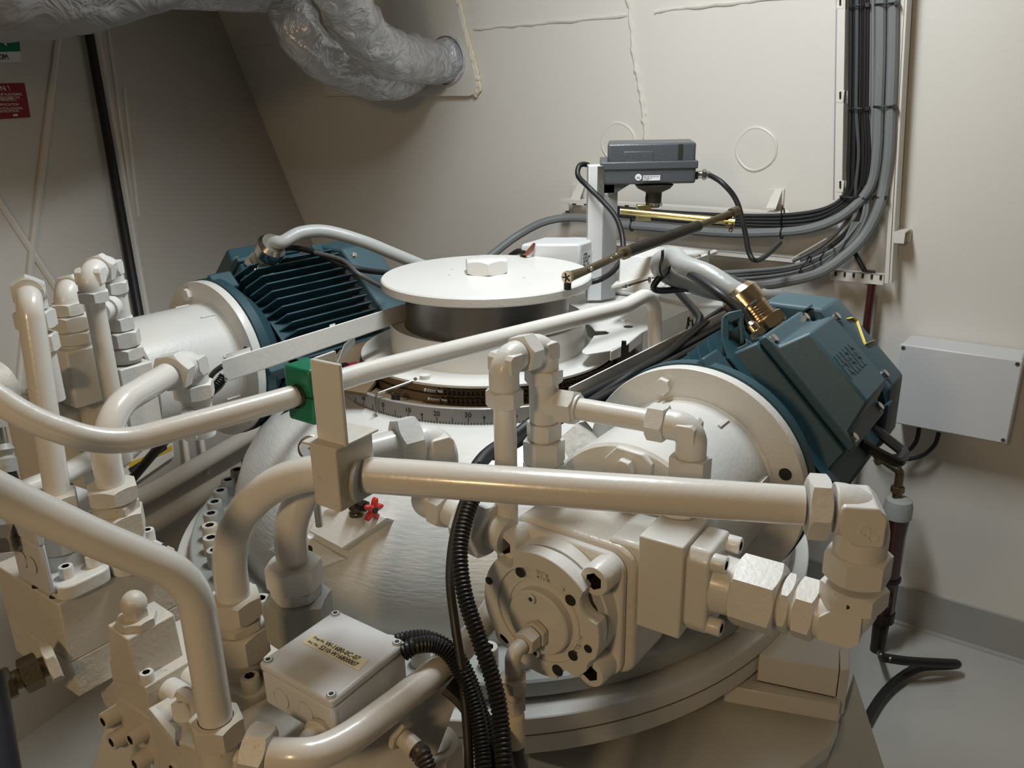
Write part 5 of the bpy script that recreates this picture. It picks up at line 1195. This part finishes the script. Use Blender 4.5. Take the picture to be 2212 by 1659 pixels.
# ------------------------------------------------------------------ left foreground: manifold, valve blocks, pipes
def BX(par, nm, c, A, B, D, z=None, d=None, m=WHITE, bevel=.002):
    """box from front top corner pixel c, neighbours along a2 (A, right) and along -s2 (B, left), D = pixel below"""
    o = PZ(*c, z) if z is not None else P(*c, d)
    a = along(o, a2, *A) - o; b = along(o, -s2_, *B) - o; dn = along(o, -Z, *D) - o
    MB().boxo(o, a, b, dn).build(nm, m, par, bevel=bevel); return o, a, b, dn
mz = 1.37
mf = thing('manifold_block', PZ(125, 1306, mz) - Z * .2, 'large cream manifold block at lower left with two bolted flanges on top', 'valve block')
o, a, b, dn = BX(mf, 'upper_block', (125, 1306), (377, 1182), (-10, 1215), (150, 1433), z=mz, m=DIRTY)
MB().boxo(o + dn + a * 0, a * .98, b, dn * .62).build('lower_block', ROUGHP, mf, bevel=.002)
for x, y in ((82, 1265), (120, 1287), (232, 1217), (350, 1180)):
    MB().lathe(PZ(x, y, mz) - Z * .0006, Z, [(0, .0078), (.0009, .0078)], 20).build('bolt_bore', HOLE, mf)
mb_ = o.copy()
# left end plugs on manifold
for x, y, r in ((8, 1300, .022), (90, 1430, .018)):
    c = along(mb_ - Z * .05, -s2_, x, y)
    c = PP(x, y, mb_ + b * .5, a2)
# union on the lower block (dirty zinc nut) going left
un = thing('pipe_union', PP(100, 1440, mb_, a2), 'bare metal hexagon union sticking out left of the manifold block', 'pipe fitting')
uc = PP(112, 1432, mb_ - a2 * .02, a2); ud = (P(-10, 1478, dep(uc) - .02) - uc); ud.z *= .6; ud = (PP(20, 1468, uc - Z * 0, Z) - uc).normalized()
ud = (-s2_ * .55 - a2 * .85).normalized()
ud = (P(15, 1478, dep(uc) - .03) - uc).normalized()
nut(uc + ud * .000, ud, .050, .014, DIRTY, un, rot=.3); MB().cyl(uc + ud * .005, uc + ud * .10, .014).build('body', OLIVE, un)
nut(uc + ud * .026, ud, .042, .024, OLIVE, un, rot=.5); nut(uc + ud * .054, ud, .040, .014, OLIVE, un, rot=.2)
MB().lathe(uc + ud * .062, ud, [(0, .022), (.05, .024), (.10, .030)], 28).build('hose_end', DIRTY, un)
# flange fittings with hex bodies standing on the manifold
def tower(par, cpx, items, z, m):
    c = PZ(*cpx, z); top = c + Z * sum(i[2] for i in items)
    return stack(par, top, items, m), top
t1f = thing('flange_fitting', PZ(150, 1260, mz), 'left cream bolted flange with tall hexagon body on the manifold', 'pipe fitting')
cc = PZ(148, 1226, mz + .02)
sae(t1f, V((cc.x, cc.y, mz + .022)), a2, s2_, .037, .052, .022, WHITE, False)
for u_, w_2 in ((-.020, .035), (.020, .035)):
    pass
for x, y in ((146, 1237), (203, 1213)): fast('s', PZ(x, y + 8, mz + .022), Z, .019, WHITE, t1f, ln=1.3)
k1 = V((cc.x, cc.y, mz + .022)) + (P(140, 1150, 1.1) - P(160, 1155, 1.1)) * .6
k1 = PZ(140, 1205, mz + .022)
k1 = V((k1.x, k1.y, mz + .022))
MB().lathe(k1, Z, [(0, .036), (.018, .033), (.020, .030)], 36).build('neck', WHITE, t1f)
nut(k1 + Z * .043, Z, .066, .046, DIRTY, t1f, rot=.5, name='large_hexagon')
nut(k1 + Z * .084, Z, .060, .034, DIRTY, t1f, rot=.45)
t2f = thing('flange_fitting', PZ(270, 1160, mz), 'right dusty bolted flange with stacked hexagons on the manifold', 'pipe fitting')
k2 = PZ(266, 1178, mz + .022)
sae(t2f, k2, a2, s2_, .037, .052, .022, WHITE, False)
fast('s', PZ(322, 1165, mz + .022), Z, .019, WHITE, t2f, ln=1.3)
MB().lathe(k2, Z, [(0, .034), (.022, .032)], 36).build('neck', WHITE, t2f)
za = lambda y: along(k2, Z, 264, y).z
def sg(par, c, ya, yb, af, rot=.4, m=DIRTY, xx=264):
    za_, zb_ = along(c, Z, xx, ya).z, along(c, Z, xx, yb).z; nut(V((c.x, c.y, (za_ + zb_) / 2)), Z, af, za_ - zb_, m, par, rot)
sg(t2f, k2, 1098, 1150, .066, .35); sg(t2f, k2, 1078, 1100, .056, .8); sg(t2f, k2, 1040, 1075, .062, .5)
# pipes rising from them
pJ = thing('hydraulic_pipe', V(k2) + Z * .1, 'thick cream pipe rising from the right manifold flange and bending to the left bell housing', 'pipe')
pj0 = along(k2, Z, 245, 1048); eJ = P(400, 800, 1.38); pj1 = V((pj0.x, pj0.y, P(360, 802, 1.33).z))
dj = (P(398, 795, 1.36) - pj1); dj.z = 0; dj.normalize()
jend = along(pj1, dj, 355, 803)
MB().tube(fillet([pj0, pj1, jend], .075, 14), .0195, 28).build('tube', PIPEM, pJ)
nJ = along(pj1, dj, 372, 797); nut(nJ, dj, .056, .026, WHITE, pJ, rot=.3)
eJc = nJ + dj * .050; elbow(eJc, -dj, -Z, .026, .04, .035, WHITE, pJ, rb=1.0)
nut(eJc - Z * .048, Z, .060, .026, WHITE, pJ, rot=.2); MB().cyl(eJc - Z * .055, eJc - Z * .13, .025).build('connector_body', WHITE, pJ)
fJ = thing('pipe_fitting', eJc - Z * .14, 'small cream fitting hidden under the left bent pipe elbow', 'pipe fitting')
nut(eJc - Z * .10 - dj * .03, V((.8, .3, 0)), .05, .02, WHITE, fJ)
# tall left pipe with big nut at top facing us
pL = thing('hydraulic_pipe', V(k1) + Z * .1, 'tall thick cream pipe at far left ending in a big hexagon nut on top', 'pipe')
l0 = along(k1, Z, 128, 1092); l1 = P(62, 668, 1.22)
l0 = P(128, 1092, dep(l0))
l1 = along(l0, Z, 62, 668); l1 = V((l1.x, l1.y, l1.z))
l1 = P(62, 650, 1.12)
lb_ = V((l0.x, l0.y, l0.z)); lt_ = V((l1.x, l1.y, l1.z))
bk = V((-.47, .88, 0)).normalized()
MB().tube(fillet([lb_, lt_, lt_ + bk * .10], .030, 12), .0168, 28).build('tube', PIPEM, pL)
nut(lt_ + bk * .036 + Z * .006, bk, .039, .026, WHITE, pL, rot=.0)
elb = lt_ + bk * .09
elbow(elb, -bk, -Z, .020, .05, .03, WHITE, pL); nut(elb - Z * .045, Z, .048, .026, WHITE, pL); nut(elb - Z * .08, Z, .044, .026, WHITE, pL, rot=.1)
MB().cyl(elb - Z * .09, elb - Z * .17, .018).build('connector_body', WHITE, pL)
# slim pipe with top double elbow
pS = thing('hydraulic_pipe', P(230, 860, 1.2), 'slim cream pipe at left with double elbow on top', 'pipe')
sc0 = P(193, 592, 1.30); sb = along(sc0, -Z, 240, 1000)
MB().cyl(sc0 - Z * .03, sb, .0148).build('tube', PIPEM, pS)
dS = P(243, 578, 1.38) - sc0; dS.z = 0; dS.normalize()
g2_ = along(sc0, dS, 240, 580)
zS = lambda y: along(sc0, -Z, 196, y).z
elbow(sc0, -Z, dS, .0195, sc0.z - zS(636), .026, WHITE, pS, rb=1.05)
nut(V((sc0.x, sc0.y, (zS(628) + zS(652)) / 2)), Z, .043, (zS(628) - zS(652)), WHITE, pS, rot=.5)
LS = (g2_ - sc0).length
nut(sc0 + dS * LS * .52, dS, .044, .020, WHITE, pS, rot=.2)
elbow(g2_, -dS, -Z, .0195, LS * .35, .03, WHITE, pS, rb=1.05)
# stack R under the second elbow
tR = thing('tee_fitting', g2_ - Z * .22, 'cream tee and union stack under the double elbow at left', 'pipe fitting')
def col_(c, xr, y0, y1, kind, s_, par, rot=.4, m=WHITE):
    za_, zb_ = along(c, -Z, xr, y0).z, along(c, -Z, xr, y1).z
    if kind == 'n': nut(V((c.x, c.y, (za_ + zb_) / 2)), Z, s_, za_ - zb_, m, par, rot)
    else: MB().cyl(V((c.x, c.y, za_)), V((c.x, c.y, zb_)), s_ / 2).build('body', m, par)
for y0, y1, k_, s_, r_ in ((605, 630, 'n', .044, .3), (628, 682, 'c', .040, 0), (682, 710, 'n', .043, .5), (708, 714, 'c', .036, 0), (712, 745, 'n', .053, .2), (744, 750, 'c', .046, 0), (748, 773, 'n', .056, .6), (770, 780, 'c', .05, 0)): col_(g2_, 270, y0, y1, k_, s_, tR, r_)
bR = along(g2_, -Z, 285, 775); MB().boxo(bR - a2 * .03 - s2_ * .03 - Z * .13, a2 * .06, s2_ * .06, Z * .125).build('valve_body', WHITE, tR, bevel=.003)
brc = along(g2_, -Z, 262, 655); MB().cyl(brc, brc - dS * .06, .016).lathe(brc - dS * .02, -dS, [(0, .02), (.02, .02)], 24).build('branch', WHITE, tR)
# stack Q with nut to the left of the slim pipe
tQ = thing('tee_fitting', P(165, 740, 1.38) - Z * .02, 'cream elbow and union stack left of the slim pipe', 'pipe fitting')
qc = P(140, 630, 1.40)
dq = dS * -1
MB().tube(fillet([qc + dS * .03, qc, qc - Z * .03], .022, 8), .020, 24).build('elbow', WHITE, tQ)
nut(qc + dS * .022, dS, .045, .02, WHITE, tQ, rot=.3)
for y0, y1, k_, s_, r_ in ((652, 678, 'n', .046, .5), (676, 682, 'c', .038, 0), (680, 712, 'n', .056, .3), (710, 716, 'c', .05, 0), (714, 740, 'n', .062, .1), (738, 748, 'c', .052, 0)): col_(qc, 152, y0, y1, k_, s_, tQ, r_)
bQ = along(qc, -Z, 160, 745)
MB().boxo(bQ - a2 * .035 - s2_ * .035 - Z * .1, a2 * .07, s2_ * .07, Z * .10).build('valve_body', WHITE, tQ, bevel=.004)
# left pump casting behind the tall pipe
lp = thing('hydraulic_pump', P(150, 880, 1.40), 'rounded cream pump casting behind the tall left pipes', 'pump')
cl_ = P(145, 885, 1.47); 
po = []
for j in range(25):
    a = math.pi * j / 24; po.append((math.cos(a) * .078, .0 + math.sin(a) * .085))
po = [(.078, -.13)] + po + [(-.078, -.13)]
rt_ = (RT - Z * RT.z).normalized(); bkv = V((-rt_.y, rt_.x, 0))
if bkv.y < 0: bkv = -bkv
MB().prism(po, cl_ + rt_ * .0, rt_, Z, bkv * .12).build('casting', ROUGHP, lp, bevel=.022, seg=4)
MB().prism([(-.06, -.13), (.055, -.13), (.055, .02), (.02, .055), (-.06, .055)], cl_ - rt_ * .035 - bkv * .03 - Z * .02, rt_, Z, bkv * .06).build('rib_block', ROUGHP, lp, bevel=.01, seg=3)
fast('s', P(120, 815, 1.36), (-rt_ * .8 - bkv * .55), .034, WHITE, lp, ln=1.5)
MB().lathe(P(-5, 835, 1.30), V((-.3, -.95, 0)), [(0, .045), (.03, .045), (.032, .035), (.04, .034)], 40).build('end_cover', DIRTY, lp)
for x, y in ((22, 862), (12, 840)): MB().lathe(P(x, y, 1.26), V((-.3, -.95, 0)), [(0, .006), (.002, .006)], 16).build('threaded_hole', HOLE, lp)
# small horizontals behind
pb1 = thing('hydraulic_pipe', P(100, 1050, 1.35), 'cream pipe curving away behind the two manifold pipes', 'pipe')
MB().tube(fillet([P(15, 1075, 1.25), P(130, 1030, 1.33), P(210, 985, 1.45), P(225, 930, 1.5)], .09, 10), .017, 24).build('tube', PIPEM, pb1)
# junction box with lid behind the left flange
jb = thing('junction_box', P(60, 1130, 1.08) - Z * .08, 'light grey junction box with round knockouts half hidden by the curved front pipe at left', 'electrical box')
zj = 1.485
o2 = PZ(76, 1146, zj) - s2_ * .004; aa_ = along(o2, a2, 208, 1107) - o2; bb2 = along(o2, -s2_, -2, 1107) - o2
aa_ = PZ(175, 1090, zj) - o2; 
MB().boxo(o2 - Z * .026, a2 * .010, -s2_ * .085, Z * .026).build('lid', PLBOX, jb, bevel=.002); MB().boxo(o2 - Z * .1 + a2 * .001 - s2_ * .001, a2 * .009, -s2_ * .083, Z * .073).build('body', PLBOX, jb, bevel=.003)
MB().lathe(o2 + a2 * .010 - s2_ * .010 + Z * .0002, Z, [(0, .0055), (.0012, .0055), (.0012, .0035), (.0004, .0035)], 16).build('lid_screw', STEEL, jb)
for t in (.030, .056): MB().lathe(o2 - s2_ * t - Z * .062 - a2 * .0002, -a2, [(0, .012), (.0012, .012), (.0012, .010), (.0006, .010)], 28).build('knockout', PLBOX, jb)
gj = o2 - s2_ * .075 - Z * .05
o = PZ(155, 1047, zj + .0)
jb2 = thing('junction_box', PZ(160, 1060, zj - .05), 'flat cream lidded box between the two manifold towers', 'electrical box')
oo_ = PZ(175, 1112, 1.44)
MB().slab([PZ(175, 1112, 1.44), PZ(210, 1100, 1.44), PZ(205, 1062, 1.44), PZ(152, 1044, 1.44), PZ(130, 1060, 1.44)], -Z * .05).build('lid', PLBOX, jb2, bevel=.003)
MB().lathe(PZ(153, 1047, 1.4402), Z, [(0, .004), (.0006, .004)], 16).build('screw_hole', HOLE, jb2)
MB().hexn(P(5, 1165, 1.10), V((1, .2, 0)), .036, .03).cyl(P(-15, 1165, 1.10), P(20, 1165, 1.11), .012).build('cable_gland', STEEL, jb, ang=25)
# hose fitting at left edge
hf = thing('hose', P(15, 1000, 1.1), 'pale hose end fitting with black hose at the left edge', 'hose')
MB().lathe(P(2, 960, 1.1), (P(12, 1015, 1.1) - P(2, 960, 1.1)), [(0, .011), (.008, .015), (.016, .011), (.02, .015), (.038, .015)], 24).build('ferrule', FLG, hf)
MB().tube(smoothpath([P(11, 1010, 1.1), P(18, 1035, 1.1), P(35, 1075, 1.12), P(60, 1110, 1.16)], 6), .012, 12).build('hose_body', BLACK, hf)
MB().cyl(P(-4, 925, 1.1), P(3, 962, 1.1), .009).build('stem', STEEL, hf)
# ---------------- valve block with the acorn nut
az = 1.365
ac = thing('valve_block', PZ(275, 1382, az) - Z * .2, 'stepped cream relief valve block with domed acorn nut on top', 'valve block')
aco = PZ(275, 1382, az); LF = lambda px, off=0.: [PP(x, y, aco + a2 * off, a2) for x, y in px]
la = (along(aco, a2, 378, 1329) - aco).length
MB().slab(LF([(231, 1350), (275, 1382), (299, 1482), (243, 1470)]), a2 * la).build('tall_block', DIRTY, ac, bevel=.002)
MB().slab(LF([(236, 1432), (240, 1420), (290, 1466), (314, 1486), (330, 1558), (249, 1506)], .0008), a2 * .15).build('step_block', DIRTY, ac, bevel=.0015)
an = PZ(297, 1345, az)
MB().hexn(an + Z * .005, Z, .046, .012, .2, sides=8).build('base_nut', DIRTY, ac, ang=22)
MB().hexn(an + Z * .016, Z, .028, .014, .5).lathe(an + Z * .020, Z, [(0, .0145), (.004, .0160), (.010, .0163), (.016, .0148), (.021, .0115), (.0245, .007), (.026, .0005)], 28).build('acorn_nut', DIRTY, ac, ang=40)
sp0 = LF([(314, 1486)])[0]
fast('s', PP(319, 1468, sp0, Z), Z, .018, WHITE, ac, ln=1.0)
for i, (x, y) in enumerate(((368, 1490), (412, 1462))):
    c = PP(x, y, sp0, s2_); MB().lathe(c, s2_, [(-.01, .0160), (.024, .0160), (.026, .0145)], 32).build('solenoid_stub', WHITE, ac)
lw = thing('valve_block', P(300, 1560, .95) - Z * .1, 'lower cream valve body with big socket bolts along its slanting front', 'valve block')
MB().slab(LF([(247, 1500), (328, 1556), (334, 1568), (381, 1602), (540, 1720), (560, 1900), (380, 1900), (345, 1700), (332, 1659), (314, 1622), (276, 1600), (262, 1560), (250, 1530)], -.001), a2 * .10).build('body', DIRTY, lw, bevel=.002)
for x, y in ((254, 1540), (272, 1584), (313, 1578), (322, 1630), (404, 1640), (492, 1668)):
    fast('s', LF([(x, y)], -.001)[0], -a2, .0235, DIRTY, lw, ln=1.35)
MB().slab(LF([(262, 1455), (215, 1498), (228, 1530), (262, 1540)], .03), a2 * .03).build('side_lug', DIRTY, lw, bevel=.003)
dT_ = dep(sp0) - .035
for px_ in (((368, 1521), (379, 1514), (394, 1512), (411, 1545), (411, 1612), (381, 1600)), ((405, 1497), (429, 1514), (436, 1605), (418, 1595)), ((379, 1492), (410, 1508), (412, 1522), (381, 1520))):
    MB().slab([P(x, y, dT_) for x, y in px_], a2 * .010).build('cover_tab', WHITE, lw, bevel=.001)
MB().slab([PZ(x, y, 1.285) for x, y in ((318, 1530), (372, 1500), (480, 1560), (620, 1480), (730, 1560), (520, 1659), (380, 1600))], -Z * .10).build('top_plate', DIRTY, lw, bevel=.002)
MB().slab([PZ(x, y, 1.292) for x, y in ((322, 1532), (334, 1524), (380, 1574), (378, 1600))], -Z * .012).build('raised_edge', WHITE, lw, bevel=.001)
# support frame under the left blocks
sf = thing('steel_pedestal', P(280, 1600, 1.15), 'cream sheet steel pedestal under the left manifold and valve blocks', 'frame')
q_ = [P(226, 1570, 1.12), P(285, 1600, 1.13), P(300, 1659, 1.16), P(300, 1900, 1.2), P(160, 1900, 1.2), P(200, 1659, 1.14)]
MB().slab(q_, a2 * .02).build('leg_plate', WHITE, sf, bevel=.002)
o3 = mb_ + dn * 0
MB().boxo(V((mb_.x, mb_.y, FZ)) + a2 * .10 - s2_ * .05, a2 * .06, -s2_ * .06, Z * (mz - FZ - .15)).build('pedestal', WHITE, sf, bevel=.002)
# ---------------- front curved pipe and tee
pBt = thing('hydraulic_pipe', P(470, 1500, .9), 'glossy cream pipe sweeping in from the left edge and bending down to the chipped nut', 'pipe')
pc = [P(-180, 985, .70), P(60, 1100, .765), P(385, 1240, .835), P(466, 1555, .905)]
pc[2] = V((pc[3].x, pc[3].y, 0)) * 1.0; 
b0 = P(466, 1550, .905); topc = along(b0, Z, 425, 1225); 
pc = [P(-180, 975, .68), P(20, 1078, .745), P(210, 1165, .79), V((b0.x, b0.y, P(400, 1258, .84).z)), b0]
MB().tube(fillet(pc, [.5, .5, .085], 14), .0180, 32).build('tube', PIPEM, pBt)
nb0 = b0 - Z * .004
MB().hexn(nb0 - Z * .010, Z, .051, .028, .55, bore=.019).build('chipped_nut', DIRTY, pBt, ang=22)
te = thing('tee_fitting', b0 - Z * .09, 'chipped cream tee fitting under the nut at bottom left with a side branch', 'pipe fitting')
MB().lathe(b0 - Z * .024, -Z, [(0, .020), (.02, .021), (.025, .0235), (.075, .0235)], 32).build('body', DIRTY, te)
zt3 = b0 - Z * .058
nx_ = P(555, 1622, dep(zt3) - .0); dt = (nx_ - zt3); dt = (dt - Z * dt.z * .6).normalized()
MB().cyl(zt3, along(zt3, dt, 590, 1625), .0185).build('branch', DIRTY, te)
# lower right running pipe from that tee
pK = thing('hydraulic_pipe', P(800, 1540, .87), 'glossy cream pipe rising from the bottom left tee to behind the pump end cover', 'pipe')
pk = [P(560, 1628, .86), P(640, 1632, .85), P(700, 1622, .86), P(790, 1570, .895), P(955, 1440, 1.0), P(1045, 1345, 1.10), P(1110, 1240, 1.20)]
MB().tube(fillet(smoothpath(pk, 6), 0), .0172, 28).build('tube', PIPEM, pK)
nut(P(558, 1622, .86), (P(600, 1630, .86) - P(540, 1618, .862)), .047, .026, DIRTY, pK, rot=.3)
# block under the dusty flange 1
b1 = thing('valve_block', base1 - Z * .1, 'cream block carrying the dusty flange left of the labelled box', 'valve block')
MB().boxo(base1 - a2 * .05 - s2_ * .07 - Z * .10, a2 * .14, s2_ * .12, Z * .1).build('body', DIRTY, b1, bevel=.002)
# base block under f2
b2b = thing('valve_block', b4 - Z * .1, 'grey block under the grey hexagon fitting', 'valve block')
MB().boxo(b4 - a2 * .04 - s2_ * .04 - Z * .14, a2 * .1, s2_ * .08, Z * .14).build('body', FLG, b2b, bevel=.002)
# ---------------- labelled junction box
lj = thing('junction_box', PZ(715, 1515, 1.40) - Z * .08, 'light grey junction box with yellowed drawing number label in front centre', 'electrical box')
jo = PZ(715, 1517, 1.40); ja = along(jo, a2, 876, 1386) - jo; jbv = along(jo, -s2_, 560, 1430) - jo
ja = PZ(878, 1386, 1.40) - jo; jbv = PZ(558, 1430, 1.40) - jo
jd = along(jo, -Z, 722, 1597) - jo
MB().boxo(jo, ja, jbv, jd * .22).build('lid', PLBOX, lj, bevel=.0035)
MB().boxo(jo + jd * .23 + ja * .01 + jbv * .01, ja * .98, jbv * .98, jd * .95).build('body', PLBOX, lj, bevel=.004)
for i, j in ((.065, .065), (.935, .065), (.065, .935), (.935, .935)):
    c = jo + ja * i + jbv * j + Z * .0002
    MB().lathe(c, Z, [(0, .0058), (.0010, .0058)], 24).build('screw_ring', PLBOX, lj); MB().lathe(c + Z * .0008, Z, [(0, .0052), (.0004, .0052)], 20).build('screw_gap', HOLE, lj)
    MB().lathe(c + Z * .001, Z, [(0, .0044), (.0009, .0044)], 20).build('lid_screw', LABELW, lj); MB().lathe(c + Z * .0018, Z, [(0, .0028), (.0004, .0028)], 16).build('screw_socket', HOLE, lj)
fnv = -ja.normalized()
for t in (.28, .62): MB().lathe(jo + jbv * (1 - t) + jd * .72 + fnv * -.001, fnv, [(0, .0125), (.0022, .0125), (.0022, .0105), (.0014, .0105)], 32).build('knockout', PLBOX, lj)
sv = ja.normalized()
MB().boxo(jo + jd * .35 + ja * .06 + jbv.normalized() * -.0005, ja * .0012, jbv * -.004, jd * .9).build('groove', HOLE, lj)
# cable gland on front of the box near bottom corner
gg = jo + jbv * .18 + jd * 1.02; gdv = (fnv - jbv.normalized() * .1).normalized()
MB().lathe(gg, gdv, [(0, .017), (.006, .018), (.010, .015), (.020, .014), (.026, .010), (.028, .004)], 28).build('cable_gland', DIRTY, lj)
# label
zl = 1.4002
L0, L1, L2, L3 = [PZ(x, y, zl) for x, y in ((651, 1387), (665, 1371), (801, 1423), (787, 1442))]
MB().slab([PZ(x, y, zl) for x, y in ((652, 1388), (675, 1369), (796, 1427), (775, 1449))], Z * .0003).build('label', PAPER, lj)
lu_ = (PZ(775, 1449, zl) - PZ(652, 1388, zl)).normalized(); lv_ = Z.cross(lu_)
lo_ = PZ(652, 1388, zl + .0005)
text('Dwg.No. ', lo_ + lu_ * .004 + lv_ * .0135, lu_, lv_, .0050, INK, lj, depth=.0002)
text('Art. No.', lo_ + lu_ * .004 + lv_ * .0045, lu_, lv_, .0050, INK, lj, depth=.0002)
text('W-1680-0C-07', lo_ + lu_ * .024 + lv_ * .0118, lu_, lv_, .0098, INK, lj, depth=.0002, sx=.88)
text('5210-W16800007', lo_ + lu_ * .024 + lv_ * .0028, lu_, lv_, .0098, INK, lj, depth=.0002, sx=.82)
# corrugated conduits leaving its back corner
for i, (lb, pts) in enumerate((('upper black corrugated conduit leaving the back of the labelled box', [(858, 1386, .99), (885, 1380, .99), (925, 1380, 1.0), (968, 1400, 1.0), (1000, 1440, .99), (1025, 1500, .98), (1045, 1570, .97), (1060, 1690, .96), (1066, 1950, .95)]),
                     ('lower black corrugated conduit leaving the back of the labelled box', [(872, 1410, .97), (895, 1396, .97), (935, 1392, .98), (972, 1415, .98), (1005, 1470, .97), (1028, 1540, .96), (1040, 1610, .95), (1045, 1700, .94), (1046, 1950, .94)]))):
    o = corr([P(*q) for q in pts], .0092, .0042, 14, .12).build('corrugated_hose', BLACK); tag(o, lb, 'hose')
o = MB().tube(smoothpath([P(970, 1478, .99), P(1005, 1510, .985), P(1040, 1560, .98), P(1070, 1600, .97), P(1095, 1690, .96)], 6), .016, 10, flat=.6).build('cable_sleeve', BLACK); tag(o, 'wide black sleeve gathering the conduits under the pump', 'cable')
# bottom block below the lower pipe
bb = thing('valve_block', P(870, 1600, .93), 'cream block face under the lower running pipe at bottom centre', 'valve block')
c0 = P(922, 1490, .96); 
MB().slab([P(560, 1659, .93), P(720, 1590, .94), P(920, 1492, .99), P(925, 1560, .985), P(870, 1700, .93), P(560, 1760, .90)], a2 * .06).build('body', WHITE, bb, bevel=.002)
g_ = P(866, 1588, .935); gd_ = V((.75, -.62, -.25)).normalized()
MB().hexn(g_, gd_, .030, .008).cyl(g_, g_ + gd_ * .024, .0105).build('cable_gland', DIRTY, bb, ang=25)
o = corr([g_ + gd_ * .018, g_ + gd_ * .035 - Z * .006, P(910, 1625, .90), P(925, 1665, .89), P(928, 1720, .88)], .0088, .0042).build('corrugated_hose', mat('brown_conduit', (.06, .045, .038), .4)); tag(o, 'brown corrugated conduit curving down from the gland at bottom centre', 'hose')
hx = thing('hexagon_plug', P(945, 1640, 1.05), 'large cream hexagon plug with domed centre at bottom centre', 'bolt')
hp = P(938, 1612, 1.05)
MB().hexn(hp - Z * .02, Z, .062, .05, .5).build('hexagon', DIRTY, hx, ang=22); MB().lathe(hp + Z * .004, Z, [(0, .022), (.004, .021), (.007, .012)], 32).build('dome', DIRTY, hx)
MB().lathe(hp + Z * .0105, Z, [(0, .0028), (.0006, .0028)], 12).build('vent_hole', HOLE, hx)
MB().boxo(hp - Z * .20 - a2 * .06 - s2_ * .05, a2 * .12, s2_ * .10, Z * .155).build('mount', DIRTY, hx, bevel=.002)
# black object at the bottom left corner
o = MB().cyl(P(-10, 1690, .70), P(-42, 1470, .74), .020).build('hose', mat('dark_blue_hose', (.008, .010, .02), .4)); tag(o, 'dark hose passing the bottom left corner', 'hose')
